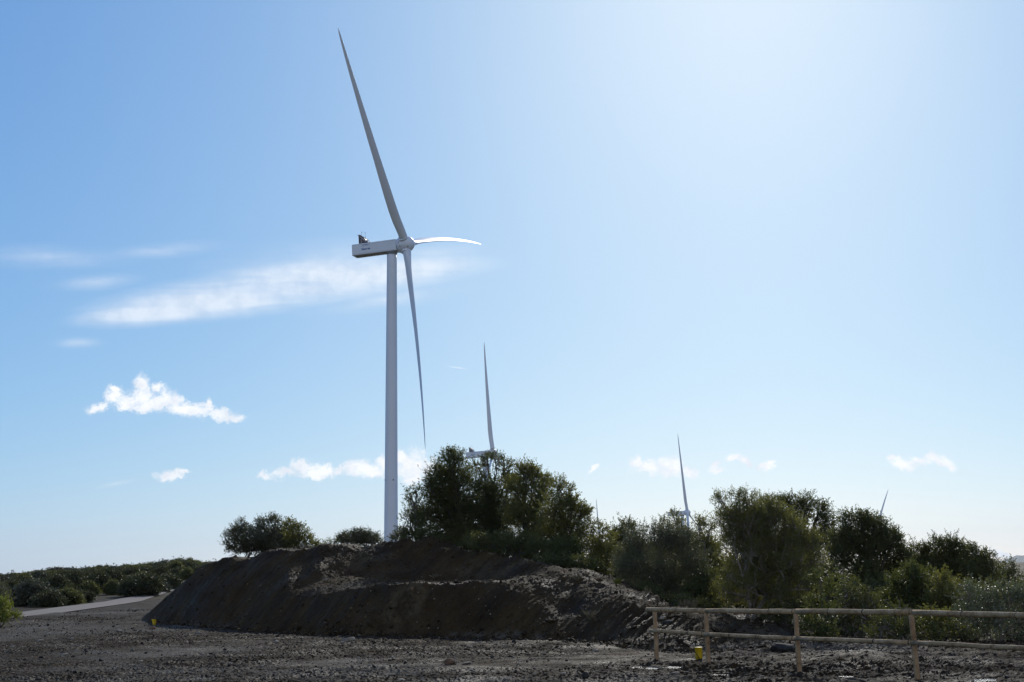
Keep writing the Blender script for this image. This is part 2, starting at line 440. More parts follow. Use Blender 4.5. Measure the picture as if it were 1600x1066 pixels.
i = np.arange(59)[:, None] * 7 + np.arange(6)[None, :]
o = mesh_np('dirt_road', V, np.stack([i, i + 7, i + 8, i + 1], -1).reshape(-1, 4), M_road, smooth=True); o['kind'] = 'structure'

# puddles
rng = np.random.default_rng(4)
for (cx, cy, a, b_) in PW:
    k = 40; th = np.arange(k) * 2 * math.pi / k
    rr = 1.25 + .25 * np.sin(th * 3 + rng.uniform(0, 6)) + .15 * np.sin(th * 7 + rng.uniform(0, 6))
    V = [(cx, cy, -.012)] + [(cx + a * r_ * math.cos(q), cy + b_ * r_ * math.sin(q), -.012) for q, r_ in zip(th, rr)]
    o = mesh_np('puddle', V, [[(0, j + 1, (j + 1) % k + 1) for j in range(k)]], M_water); o['kind'] = 'structure'

# mountain far right
D = 12000.
prof = [(1480, 886), (1520, 884), (1545, 880), (1565, 876), (1578, 872), (1588, 867.5), (1597, 868.3), (1606, 866.5), (1630, 862), (1680, 858), (1740, 864), (1800, 870), (1900, 880), (1960, 885)]
px = np.array([p[0] for p in prof], float); py = np.array([p[1] for p in prof], float)
xs = np.linspace(1480, 1960, 160)
V = []
rows = 24
for r_ in range(rows):
    d = D + (r_ - 8) * 180
    for X in xs:
        top = at(X, np.interp(X, px, py), D)
        hz = top[2] + 115
        w = max(0, 1 - abs(r_ - 8) / (8 if r_ < 8 else 16))
        n_1 = float(fbm(np.array(X / 14), np.array(r_ / 3.), 4, 90))
        z = -115 + hz * (w ** .8) * (1 + .10 * n_1 * (1 if w < .98 else .15))
        V.append((top[0] * d / D, d, z))
i = np.arange(rows - 1)[:, None] * 160 + np.arange(159)[None, :]
o = mesh_np('mountain', V, np.stack([i, i + 1, i + 161, i + 160], -1).reshape(-1, 4), M_mount, smooth=True); o['kind'] = 'structure'

# ------------------------------------------------------------------ stones
def ico():
    p = (1 + 5 ** .5) / 2
    v = np.array([(-1, p, 0), (1, p, 0), (-1, -p, 0), (1, -p, 0), (0, -1, p), (0, 1, p), (0, -1, -p), (0, 1, -p), (p, 0, -1), (p, 0, 1), (-p, 0, -1), (-p, 0, 1)], float)
    v /= np.linalg.norm(v[0])
    f = np.array([(0, 11, 5), (0, 5, 1), (0, 1, 7), (0, 7, 10), (0, 10, 11), (1, 5, 9), (5, 11, 4), (11, 10, 2), (10, 7, 6), (7, 1, 8), (3, 9, 4), (3, 4, 2), (3, 2, 6), (3, 6, 8), (3, 8, 9), (4, 9, 5), (2, 4, 11), (6, 2, 10), (8, 6, 7), (9, 8, 1)])
    return v, f
IV, IF = ico()
def stones(name, X, Y, size, mat, rng, sink=.25):
    n = len(X); Z = height(X, Y)
    q = rng.normal(size=(n, 4)); q /= np.linalg.norm(q, axis=1)[:, None]
    w, a, b_, c = q.T
    Rm = np.stack([1 - 2 * (b_ * b_ + c * c), 2 * (a * b_ - c * w), 2 * (a * c + b_ * w), 2 * (a * b_ + c * w), 1 - 2 * (a * a + c * c), 2 * (b_ * c - a * w),
                   2 * (a * c - b_ * w), 2 * (b_ * c + a * w), 1 - 2 * (a * a + b_ * b_)], -1).reshape(n, 3, 3)
    v = IV[None] * (1 + .22 * rng.normal(size=(n, 12, 1)))
    v = v * (size[:, None] * rng.uniform([.7, .5, .35], [1.3, 1., .8], (n, 3)))[:, None, :]
    v = np.einsum('nij,nkj->nki', Rm, v); v[:, :, 2] *= .8
    v += np.stack([X, Y, Z + size * (.5 - sink)], -1)[:, None, :]
    f = IF[None] + (np.arange(n) * 12)[:, None, None]
    return mesh_np(name, v.reshape(-1, 3), f.reshape(-1, 3), mat)

def stonemat(name, stops):
    m, nt, b = newmat(name); g = nt.nodes.new('ShaderNodeNewGeometry')
    nt.links.new(ramp(nt, g.outputs['Random Per Island'], stops), b.inputs['Base Color']); b.inputs['Roughness'].default_value = .8
    b.inputs['Specular IOR Level'].default_value = .15
    return m
M_grav = stonemat('mixed gravel', [(0, (.020, .0175, .014)), (.5, (.036, .032, .025)), (.82, (.062, .054, .042)), (.93, (.17, .15, .11)), (1, (.30, .26, .195))])
M_clod = stonemat('earth clods', [(0, (0.0196, 0.0125, 0.005)), (.7, (0.0391, 0.026, 0.0107)), (.96, (0.0762, 0.0529, 0.0227)), (1, (0.1633, 0.1155, 0.0535))])
rng = np.random.default_rng(7)
n = 76000
Y_ = 18 * (68 / 18) ** rng.uniform(0, 1, n) ; U_s = rng.uniform(-.43, .43, n); X_ = U_s * Y_
keep = (rng.uniform(size=n) < .18 + .95 * sstep(-.25, .35, fbm(X_ * .5, Y_ * .33, 3, 300))) & (mound_raw(X_, Y_) < .05) & (road_clear_(X_, Y_) > .5)
for (cx, cy, a, b_) in PW: keep &= ((X_ - cx) / a) ** 2 + ((Y_ - cy) / b_) ** 2 > .9
X_, Y_ = X_[keep], Y_[keep]
sz = .0080 * np.exp(rng.normal(size=len(X_)) * .62) * (.7 + Y_ / 60)
tag(stones('gravel', X_, Y_, np.clip(sz, .005, .075), M_grav, rng), 'loose dark gravel and stone chips strewn over the bare ground', 'gravel', kind='stuff')
n = 26000
Y_ = rng.uniform(29, 51, n); X_ = rng.uniform(-.29, .21, n) * Y_
keep = mound_raw(X_, Y_) > .04; X_, Y_ = X_[keep], Y_[keep]
sz = np.clip(.016 * np.exp(rng.normal(size=len(X_)) * .6), .006, .10)
tag(stones('soil_crumbs', X_, Y_, sz, M_clod, rng, .4), 'crumbled clods and chips of earth lying over the mound', 'soil crumbs', kind='stuff')

def rock(X, Y, wpx, hpx, mat, label, group=None, z=None, cat='stone', name='stone', seed=0):
    g = np.random.default_rng(seed + int(X) * 7 + int(Y))
    # walk along the ray to the terrain
    d = np.linspace(18, 60, 2400); pts = np.array([at(X, Y, q) for q in (18., 60.)])
    P_ = pts[0][None] + (pts[1] - pts[0])[None] * ((d - 18) / 42)[:, None]
    hit = np.nonzero(height(P_[:, 0], P_[:, 1], False) > P_[:, 2])[0]
    p = P_[hit[0]] if len(hit) else P_[-1]
    s = p[1] / F
    import bmesh
    bm = bmesh.new(); bmesh.ops.create_icosphere(bm, subdivisions=2, radius=1)
    cuts = g.normal(size=(7, 3)); cuts /= np.linalg.norm(cuts, axis=1)[:, None]
    for v in bm.verts:
        c = np.array(v.co)
        for k in cuts:
            e = c @ k - .62
            if e > 0: c = c - k * e
        c *= 1 + .05 * g.normal()
        v.co = Vector((c[0] * wpx * s * .62, c[1] * wpx * s * .5, c[2] * hpx * s * .68))
    me = bpy.data.meshes.new(name); bm.to_mesh(me); bm.free(); me.materials.append(mat)
    o = bpy.data.objects.new(name, me); COL.objects.link(o)
    o.location = (p[0], p[1], float(height(np.array([p[0]]), np.array([p[1]]))[0]) + hpx * s * .28)
    o.rotation_euler = (0, g.uniform(-.15, .15), g.uniform(0, .5))
    return tag(o, label, cat, group)

rock(545, 1003, 24, 9, M_rock, 'largest pale stone lying in front of the mound foot, under the tower')
rock(534, 1005, 8, 4, M_rock, 'small pale stone touching the left side of the largest pale stone')
rock(702, 1039, 15, 11, M_rockb, 'rounded orange brown stone in the middle foreground')
rock(728, 1038, 15, 5, M_rock, 'flat pale stone just right of the rounded orange brown stone')
rock(238, 983, 9, 5, M_rockb, 'small reddish stone just below the far yellow marker')
rock(620, 911, 8, 4, M_rock, 'small pale stone on the left end of the mound bench')
rock(644, 924, 6, 6, M_rockb, 'round brown stone stuck in the face below the mound bench')
rock(510, 907, 6, 4, M_rock, 'pale stone on the lit earth spill below the left crest')
rock(931, 926, 9, 6, M_rockd, 'dark square stone on the upper right shoulder of the mound')
rock(957, 933, 8, 4, M_rockb, 'flat tan stone on the right shoulder of the mound')
rock(1043, 976, 16, 7, M_rockd, 'dark flat stone behind the fence between its first two posts')
rock(1046, 939, 14, 9, M_rockd, 'dark grey rock beside the brown rock above the rail end')
rock(1060, 938, 18, 11, M_rockb, 'brown rock on the ridge just above the first fence bay')
rock(1035, 968, 9, 5, M_rock, 'pale stone between the rails near the first fence post')
rock(1222, 1018, 34, 16, M_rockd, 'broad dark boulder left of the third fence post')
rock(1055, 1054, 12, 4, M_rock, 'flat pale stone in front of the long puddle')
rock(908, 894, 5, 2.5, M_rock, 'pale stone near the top of the right shoulder of the mound')
G_ = 'pale stones scattered over the rubble'
spots = [(62, 1003), (112, 1000), (186, 988), (415, 1000), (368, 1002), (432, 1004), (100, 1024), (410, 1044), (660, 1062), (600, 1046),
         (310, 990), (360, 1036), (250, 1018), (20, 1012), (150, 1060), (480, 1052), (560, 1030), (790, 1010), (850, 1022), (880, 1055), (960, 1046), (834, 1058), (735, 1012),
         (930, 1018), (1145, 1048), (1310, 1046), (1190, 1060), (1385, 1052), (1480, 1050), (285, 1052), (220, 1034), (520, 1018), (770, 1062), (905, 1062), (1090, 1060)]
for k, (X, Y) in enumerate(spots):
    g = random.Random(k)
    rock(X, Y, g.uniform(5, 11), g.uniform(3, 5), M_rock, 'small pale stone lying loose among the dark rubble', G_, seed=k)

# ------------------------------------------------------------------ foliage
def rand_dirs(rng, n):
    v = rng.normal(size=(n, 3)); return v / np.linalg.norm(v, axis=1)[:, None]
def foliage(centers, radii, rng, dens=900, leaf=(.055, .026), twig=.2, per=12, loose=.2, up=.35, clumps=14, squash=.9):
    C = []; S = []
    tips = []
    for c, r in zip(centers, radii):
        k = max(6, int(clumps * (r / .45) ** .7))
        d = rand_dirs(rng, k); d[:, 2] = np.abs(d[:, 2]) * .9 + d[:, 2] * .1 if up > .3 else d[:, 2]
        d2 = rand_dirs(rng, k); d = np.where(rng.uniform(size=(k, 1)) < .35, d2, d)
        cc = c + d * r * rng.uniform(.45, 1.0, (k, 1)) * np.array([1, 1, squash])
        tips.append(cc)
        nt_ = max(30, int(dens * 1.95 * r ** 2.0))
        which = rng.integers(0, k, nt_)
        sg = r * rng.uniform(.20, .40, (k,))
        p = cc[which] + rng.normal(size=(nt_, 3)) * sg[which][:, None]
        nv = int(nt_ * loose); dv = rand_dirs(rng, nv)
        p[:nv] = c + dv * r * rng.uniform(0, 1, (nv, 1)) ** .45 * np.array([1, 1, squash])
        nf = max(1, int(nt_ * .04)); df = rand_dirs(rng, nf); df[:, 2] = np.abs(df[:, 2])
        p[-nf:] = c + df * r * rng.uniform(1.0, 1.22, (nf, 1))
        C.append(p); S.append(p - c)
    Pp = np.vstack(C); Dd = np.vstack(S); Dd /= np.linalg.norm(Dd, axis=1)[:, None] + 1e-6
    n = len(Pp)
    tdir = Dd * .7 + rand_dirs(rng, n) * .6 + np.array([0, 0, up]); tdir /= np.linalg.norm(tdir, axis=1)[:, None]
    tl = twig * rng.uniform(.5, 1.3, n)
    tt_ = (np.arange(per) + .5) / per
    base = Pp[:, None, :] + tdir[:, None, :] * (tl[:, None] * tt_[None, :])[:, :, None]
    base = base.reshape(-1, 3); m = len(base)
    td = np.repeat(tdir, per, axis=0)
    ld = td * .6 + rand_dirs(rng, m) * .9; ld /= np.linalg.norm(ld, axis=1)[:, None]
    sd = np.cross(ld, rand_dirs(rng, m)); sd /= np.linalg.norm(sd, axis=1)[:, None] + 1e-6
    L = leaf[0] * rng.uniform(.65, 1.3, (m, 1)); W = leaf[1] * rng.uniform(.7, 1.2, (m, 1))
    v = np.stack([base, base + ld * L * .5 + sd * W * .5, base + ld * L, base + ld * L * .5 - sd * W * .5], 1).reshape(-1, 3)
    f = np.arange(m * 4).reshape(-1, 4)
    return v, f, tips, Pp, tdir, tl

def curve(a, b_, rng, k=5, j=.08, sag=0):
    t_ = np.linspace(0, 1, k)[:, None]; L = np.linalg.norm(b_ - a)
    p = a + (b_ - a) * t_; p[1:-1] += rng.normal(size=(k - 2, 3)) * j * L
    p[:, 2] += sag * L * np.sin(t_[:, 0] * math.pi)
    return p

TG = 'evergreen trees and shrubs around the mound'
def tree(name, label, cat, base, D, lobes, leafm, bark=None, seed=0, dens=900, leaf=(.055, .026), twig=.2, per=12, loose=.2,
         stems=1, stem_r=.07, depth=.35, twigs=0, clumps=14, group=None, up=.35, bush=False, crown='crown', stem='trunk'):
    rng = np.random.default_rng(seed * 31 + 5)
    bp = at(base[0], base[1], D)
    bz = float(height(np.array([bp[0]]), np.array([bp[1]]), False)[0])
    root_p = np.array([bp[0], bp[1], bz - .05])
    cs = []; rs = []
    for (X, Y, r) in lobes:
        if D < 70: Y += 3 + .10 * r; r *= .93
        rr_ = r * D / F * 1.0
        c = at(X, Y, D + rng.uniform(-1, 1) * depth)
        cs.append(c); rs.append(rr_)
        if r > 13:   # give the crown body behind and in front
            c2 = c + np.array([rng.uniform(-.2, .2) * rr_, rng.choice([-1, 1]) * rr_ * .9, -rr_ * .3])
            cs.append(c2); rs.append(rr_ * .75)
    v, f, tips, Pp, td, tl = foliage(np.array(cs), rs, rng, dens, leaf, twig, per, loose, up, clumps)
    gz = root_p[2] + .08
    bad = (v.reshape(-1, 4, 3)[:, :, 2] < gz).any(1)
    if bad.any():
        v = v.reshape(-1, 4, 3)[~bad].reshape(-1, 3); f = np.arange(len(v)).reshape(-1, 4)
    root = empty(name, root_p); tag(root, label, cat, group)
    mesh_np(crown, v - root_p, f, leafm, root)
    mb = MB(); zc = np.mean([c[2] for c in cs]); hgt = max(.3, zc - root_p[2])
    forks = []
    for s in range(stems):
        off = np.array([rng.normal() * .03 * (stems > 1), rng.normal() * .03 * (stems > 1), 0])
        ang = rng.uniform(0, 6.28); lean = .28 * hgt * (stems > 1)
        fk = root_p + off + np.array([math.cos(ang) * lean, math.sin(ang) * lean * .6, hgt * rng.uniform(.3, .5)])
        mb.tube(curve(root_p + off, fk, rng, 5, .05), np.linspace(stem_r * (1.1 if stems == 1 else .7), stem_r * .6, 5), 7, rng=rng, wob=.06)
        forks.append(fk)
    for ci, (c, r) in enumerate(zip(cs, rs)):
        fk = min(forks, key=lambda q: np.linalg.norm(q - c) + rng.uniform(0, .3))
        mb.tube(curve(fk, c, rng, 6, .05, .05), np.linspace(stem_r * .55, stem_r * .2, 6), 5)
        tp = tips[ci]
        for q in tp[:12]:
            mb.tube(curve(c + (fk - c) * rng.uniform(0, .3), q, rng, 4, .08), np.linspace(stem_r * .18, .004, 4), 3, cap=False)
    if twigs:
        ids = rng.integers(0, len(Pp), twigs)
        for q in ids:
            a = Pp[q] - td[q] * .25; mb.tube(curve(a, Pp[q] + td[q] * tl[q] * 1.1, rng, 4, .06), np.linspace(.010, .003, 4), 3, cap=False)
    o = mb.build(stem, bark or M_bark, root, True)
    o.data.transform(Matrix.Translation(Vector([-c for c in root_p])))
    return root

# trees on and behind the mound
tree('evergreen_tree', 'tallest dark evergreen tree, rising behind the mound crest right of the tower', 'tree', (712, 860), 47,
     [(708, 716, 17), (700, 706, 10), (690, 742, 24), (716, 745, 27), (676, 760, 16), (690, 780, 29), (720, 785, 34), (668, 800, 24), (700, 825, 34), (735, 832, 30), (680, 845, 22)],
     L_dark, seed=1, stem_r=.10, group=TG)
tree('evergreen_tree', 'loose leggy small tree with a thin top shoot, right beside the tower foot', 'tree', (655, 850), 45.6,
     [(640, 768, 9), (652, 763, 7), (646, 783, 11), (634, 806, 11), (652, 812, 16), (630, 826, 8), (660, 832, 18), (640, 838, 12), (670, 845, 16)],
     L_dark, seed=2, stem_r=.05, dens=560, loose=.08, group=TG, stems=3)
tree('evergreen_tree', 'dark evergreen tree that half hides the nacelle of the second turbine', 'tree', (770, 862), 48.5,
     [(748, 727, 12), (762, 713, 9), (774, 713, 9), (788, 726, 13), (762, 762, 26), (798, 748, 15), (750, 795, 34), (785, 798, 32), (770, 838, 30), (740, 845, 22)],
     L_dark, seed=3, stem_r=.10, group=TG)
tree('evergreen_tree', 'olive brown tree with two rounded tops, centre right of the clump on the mound', 'tree', (825, 868), 46,
     [(820, 732, 16), (832, 740, 14), (850, 748, 14), (806, 758, 20), (838, 770, 24), (812, 800, 30), (845, 815, 28), (825, 845, 26)],
     L_olive, seed=4, stem_r=.08, group=TG)
tree('evergreen_tree', 'green tree with a ragged sloping right side at the right end of the clump', 'tree', (885, 876), 44,
     [(872, 755, 12), (884, 762, 10), (893, 782, 15), (908, 797, 15), (868, 790, 24), (895, 818, 24), (862, 835, 28), (915, 828, 12), (890, 850, 24)],
     L_olive, seed=5, stem_r=.07, group=TG, twigs=60)
tree('shrub', 'bright green low shrub in front of the clump where the mound crest dips', 'shrub', (895, 886), 41.5,
     [(895, 862, 16), (872, 858, 16), (905, 878, 13), (880, 878, 14), (888, 845, 10)], L_green, seed=6, stem_r=.03, stems=3, group=TG)
tree('shrub', 'dark low shrub under the middle of the clump on the mound', 'shrub', (810, 868), 42.8,
     [(790, 846, 16), (812, 850, 17), (838, 854, 16), (765, 845, 15), (738, 844, 13), (860, 858, 14)], L_dark, seed=7, stem_r=.03, stems=3, group=TG)
tree('shrub', 'upright green shrub right of the clump, below the thin far turbine blade', 'shrub', (940, 895), 43,
     [(936, 828, 13), (928, 850, 17), (948, 858, 18), (945, 880, 18), (925, 818, 7), (952, 838, 9), (930, 880, 16)], L_olive, seed=8, stem_r=.04, stems=2, group=TG)
tree('shrub', 'dark rounded shrub between the clump and the grey green bush', 'shrub', (982, 890), 47,
     [(978, 820, 13), (962, 835, 15), (995, 826, 12), (985, 850, 22), (960, 860, 18), (1000, 865, 20)], L_dark, seed=9, stem_r=.05, stems=2, group=TG)
tree('olive_bush', 'wide grey green bush just behind the right shoulder of the mound', 'bush', (1030, 935), 39.5,
     [(995, 848, 22), (1030, 838, 24), (1066, 840, 20), (985, 885, 26), (1030, 885, 34), (1080, 880, 28), (1010, 915, 20), (1055, 915, 24), (975, 868, 14)],
     L_grey, seed=10, stem_r=.04, stems=4, group=TG, dens=1300, leaf=(.05, .016), twigs=150, up=.5)
tree('evergreen_tree', 'green tree whose single sprig stands before the third turbine nacelle', 'tree', (1065, 900), 44,
     [(1053, 806, 8), (1040, 822, 12), (1066, 822, 13), (1092, 815, 11), (1108, 822, 10), (1050, 845, 18), (1085, 845, 20), (1115, 850, 18)],
     L_olive, seed=11, stem_r=.06, stems=2, group=TG)
tree('olive_tree', 'big wild olive tree with pale forked stems behind the fence', 'tree', (1163, 975), 37,
     [(1128, 778, 12), (1150, 776, 13), (1168, 778, 12), (1140, 800, 18), (1172, 800, 24), (1192, 788, 17), (1160, 815, 26), (1183, 828, 26), (1172, 852, 24), (1214, 798, 20), (1205, 803, 22), (1236, 815, 22), (1258, 840, 22), (1272, 872, 18), (1128, 812, 12),
      (1148, 835, 22), (1188, 840, 28), (1228, 855, 30), (1218, 842, 24), (1232, 875, 24), (1152, 872, 20), (1195, 885, 28), (1150, 925, 20), (1180, 932, 22), (1245, 932, 20), (1172, 905, 20), (1130, 918, 12), (1240, 898, 26), (1268, 908, 16), (1215, 925, 18), (1140, 895, 12)],
     L_olive, M_palebark, seed=12, stem_r=.05, stems=6, group=TG, dens=1250, leaf=(.046, .016), twigs=900, up=.5, depth=.6, loose=.3)
tree('evergreen_tree', 'dark flat topped tree looking over the right shoulder of the big olive', 'tree', (1255, 900), 46,
     [(1208, 783, 13), (1232, 780, 14), (1258, 782, 15), (1280, 794, 14), (1245, 805, 20), (1290, 815, 14), (1285, 840, 22), (1250, 850, 24)],
     L_dark, seed=13, stem_r=.09, group=TG)
tree('evergreen_tree', 'dark domed tree in front of the leaning blade of the right hand turbine', 'tree', (1355, 930), 42.5,
     [(1322, 810, 13), (1345, 808, 14), (1368, 818, 17), (1392, 838, 17), (1410, 862, 14), (1330, 838, 24), (1365, 850, 28), (1312, 862, 20), (1398, 885, 22), (1345, 890, 28), (1308, 835, 11)],
     L_dark, dens=1400, loose=.4, seed=14, stem_r=.09, group=TG, twigs=120)
tree('evergreen_tree', 'broad green tree with a lumpy top near the right edge of the view', 'tree', (1490, 940), 44,
     [(1436, 855, 13), (1460, 848, 13), (1488, 850, 15), (1514, 862, 15), (1540, 874, 15), (1438, 878, 20), (1450, 880, 22), (1472, 875, 22), (1490, 885, 26), (1515, 885, 22), (1530, 900, 20), (1552, 890, 12)],
     L_dark, dens=1400, loose=.4, seed=15, stem_r=.08, group=TG)
tree('shrub', 'small dark shrub at the right edge in front of the blue mountain', 'shrub', (1585, 930), 45,
     [(1574, 884, 11), (1588, 896, 10), (1566, 900, 14), (1596, 915, 14), (1575, 915, 14)], L_dark, seed=16, stem_r=.04, stems=2, group=TG)
# lower row behind the fence
tree('shrub', 'light green shrub in the gap between the two dark right hand trees', 'shrub', (1425, 965), 36,
     [(1422, 893, 17), (1405, 912, 18), (1440, 908, 20), (1390, 935, 18), (1425, 935, 22), (1455, 935, 18)], L_green, seed=17, stem_r=.03, stems=4, group=TG)
tree('shrub', 'dense green shrub left of the silvery bush, level with the top rail', 'shrub', (1475, 975), 35,
     [(1468, 905, 14), (1488, 915, 14), (1470, 932, 18), (1495, 940, 16), (1450, 950, 16)], L_olive, seed=18, stem_r=.03, stems=4, group=TG)
tree('silver_bush', 'bush with shiny silvery leaves behind the right end of the fence', 'bush', (1560, 1010), 31,
     [(1512, 922, 14), (1540, 930, 18), (1575, 925, 18), (1605, 930, 20), (1515, 955, 20), (1555, 960, 26), (1600, 962, 26), (1530, 990, 20), (1580, 995, 22), (1620, 995, 22)],
     L_silver, M_palebark, seed=19, stem_r=.03, stems=6, group=TG, leaf=(.042, .024), dens=900, twigs=100)
tree('shrub', 'narrow yellowish green shrub right of the big olive, at the third fence post', 'shrub', (1285, 1005), 31.5,
     [(1283, 900, 11), (1295, 925, 13), (1275, 945, 13), (1265, 975, 17), (1290, 985, 17), (1275, 1005, 14), (1300, 955, 12)], L_green, seed=20, stem_r=.03, stems=4, group=TG)
tree('shrub', 'dark shrub full of bare pale twigs behind the third fence bay', 'shrub', (1345, 1000), 34,
     [(1325, 925, 18), (1350, 945, 22), (1315, 955, 18), (1335, 980, 20), (1370, 970, 20), (1318, 990, 14)], L_dark, M_palebark, seed=21, stem_r=.03, stems=5, group=TG, twigs=300, dens=800)
tree('shrub', 'mixed green shrub below the top rail just left of the fourth post', 'shrub', (1400, 1005), 31,
     [(1385, 972, 15), (1405, 985, 15), (1370, 992, 12), (1420, 970, 14), (1400, 950, 10)], L_green, M_palebark, seed=22, stem_r=.025, stems=5, group=TG, twigs=160)
tree('shrub', 'dark green shrub between the fourth post and the silvery bush', 'shrub', (1470, 1005), 31.5,
     [(1450, 965, 16), (1475, 970, 18), (1495, 985, 16), (1455, 990, 16), (1440, 985, 12)], L_olive, seed=23, stem_r=.03, stems=4, group=TG)
tree('shrub', 'dark undergrowth bush left of the pale olive stems', 'shrub', (1110, 958), 38.5,
     [(1105, 905, 20), (1085, 925, 18), (1125, 930, 18), (1110, 948, 14), (1070, 938, 12)], L_dark, seed=24, stem_r=.03, stems=4, group=TG)
tree('shrub', 'low dark bush right of the pale olive stems, above the lower rail', 'shrub', (1215, 985), 36,
     [(1200, 955, 13), (1225, 965, 15), (1245, 950, 16), (1190, 972, 9), (1240, 980, 12)], L_dark, seed=25, stem_r=.03, stems=4, group=TG, twigs=120)
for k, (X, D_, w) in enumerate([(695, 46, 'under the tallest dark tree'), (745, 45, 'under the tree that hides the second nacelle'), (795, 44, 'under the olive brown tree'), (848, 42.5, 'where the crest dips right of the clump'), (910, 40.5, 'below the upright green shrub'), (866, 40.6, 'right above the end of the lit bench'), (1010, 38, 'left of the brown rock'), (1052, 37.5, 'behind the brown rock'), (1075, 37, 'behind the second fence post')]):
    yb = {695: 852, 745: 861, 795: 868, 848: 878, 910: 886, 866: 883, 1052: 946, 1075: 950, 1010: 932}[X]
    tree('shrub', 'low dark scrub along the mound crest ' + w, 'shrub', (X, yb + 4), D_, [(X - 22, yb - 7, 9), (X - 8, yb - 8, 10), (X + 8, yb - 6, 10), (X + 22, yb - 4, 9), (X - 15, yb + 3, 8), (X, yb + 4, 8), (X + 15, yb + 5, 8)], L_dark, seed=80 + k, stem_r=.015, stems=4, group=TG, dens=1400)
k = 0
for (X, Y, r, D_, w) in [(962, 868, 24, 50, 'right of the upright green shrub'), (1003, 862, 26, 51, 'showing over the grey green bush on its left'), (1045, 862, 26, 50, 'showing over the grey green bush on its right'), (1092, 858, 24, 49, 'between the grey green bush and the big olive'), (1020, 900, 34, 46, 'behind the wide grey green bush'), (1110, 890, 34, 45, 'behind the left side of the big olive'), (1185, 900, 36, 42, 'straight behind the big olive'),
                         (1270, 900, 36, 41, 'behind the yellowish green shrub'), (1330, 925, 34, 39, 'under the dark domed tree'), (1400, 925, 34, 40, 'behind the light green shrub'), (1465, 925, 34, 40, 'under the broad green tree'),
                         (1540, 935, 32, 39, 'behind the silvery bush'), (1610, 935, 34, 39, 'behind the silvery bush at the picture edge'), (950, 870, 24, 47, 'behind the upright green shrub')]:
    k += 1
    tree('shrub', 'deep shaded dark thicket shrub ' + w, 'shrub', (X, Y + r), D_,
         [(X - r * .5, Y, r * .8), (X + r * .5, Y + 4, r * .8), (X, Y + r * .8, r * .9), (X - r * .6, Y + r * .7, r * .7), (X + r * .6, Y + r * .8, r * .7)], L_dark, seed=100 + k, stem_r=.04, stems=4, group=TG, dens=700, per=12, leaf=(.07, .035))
# left of the tower
tree('olive_tree', 'grey olive tree leaning left, at the left end of the crest group', 'tree', (385, 868), 52,
     [(374, 818, 8), (366, 832, 11), (385, 828, 12), (355, 847, 8), (376, 846, 13), (392, 848, 12), (372, 838, 13), (398, 836, 11), (368, 858, 9), (382, 858, 9), (397, 857, 9)], L_grey, seed=30, stem_r=.04, stems=3, leaf=(.06, .024), dens=1000, loose=.2, twigs=80, group=TG)
tree('olive_tree', 'grey green olive tree in the middle of the left crest group', 'tree', (420, 864), 52.5,
     [(412, 816, 10), (430, 812, 10), (405, 832, 13), (425, 832, 14), (445, 828, 11), (415, 850, 14), (438, 848, 14), (448, 845, 13), (400, 852, 12)], L_grey, seed=31, stem_r=.05, stems=2, leaf=(.06, .026), dens=1200, twigs=60, group=TG)
tree('evergreen_tree', 'green tree with a sunlit edge at the right of the left crest group', 'tree', (462, 862), 51.5,
     [(455, 820, 11), (468, 830, 12), (458, 842, 14), (478, 842, 11), (490, 850, 8), (470, 855, 11), (497, 856, 5)], L_olive, seed=32, stem_r=.04, stems=2, leaf=(.06, .03), dens=900, group=TG)
tree('shrub', 'pale low bush on the crest just left of the tower', 'bush', (560, 854), 50,
     [(543, 837, 8), (558, 834, 8), (574, 835, 8), (530, 842, 6), (588, 840, 7), (565, 843, 8), (542, 845, 7), (556, 846, 7), (572, 845, 7), (588, 845, 6)], L_grey, seed=33, stem_r=.02, stems=4, leaf=(.055, .022), dens=2600, loose=.45, up=.6, group=TG)
tree('shrub', 'tiny pale bush in front of the tower foot', 'bush', (624, 850), 49,
     [(626, 836, 7), (636, 832, 7), (617, 841, 5), (632, 843, 6)], L_grey, seed=34, stem_r=.02, stems=3, leaf=(.055, .022), dens=2600, loose=.45, up=.6, group=TG)
tree('shrub', 'thin low scrub on the bare crest between the left trees and the pale bush', 'shrub', (508, 856), 49.5,
     [(506, 849, 3.5), (514, 848, 4), (521, 847, 4)], L_olive, seed=35, stem_r=.012, stems=3, leaf=(.05, .02), dens=1500, group=TG)
tree('shrub', 'yellow green bush at the left picture edge beside the road', 'shrub', (3, 972), 47,
     [(0, 942, 11), (12, 952, 11), (-12, 952, 16), (22, 962, 8), (5, 965, 12), (-25, 958, 18)], L_yell, seed=36, stem_r=.02, stems=4, group=TG, dens=1000)
tree('shrub', 'grey shrub behind the yellow green bush at the left picture edge', 'shrub', (-6, 950), 60,
     [(0, 918, 10), (4, 930, 10), (-14, 925, 14), (-10, 940, 14)], L_grey, seed=37, stem_r=.02, stems=4, group=TG, dens=900)

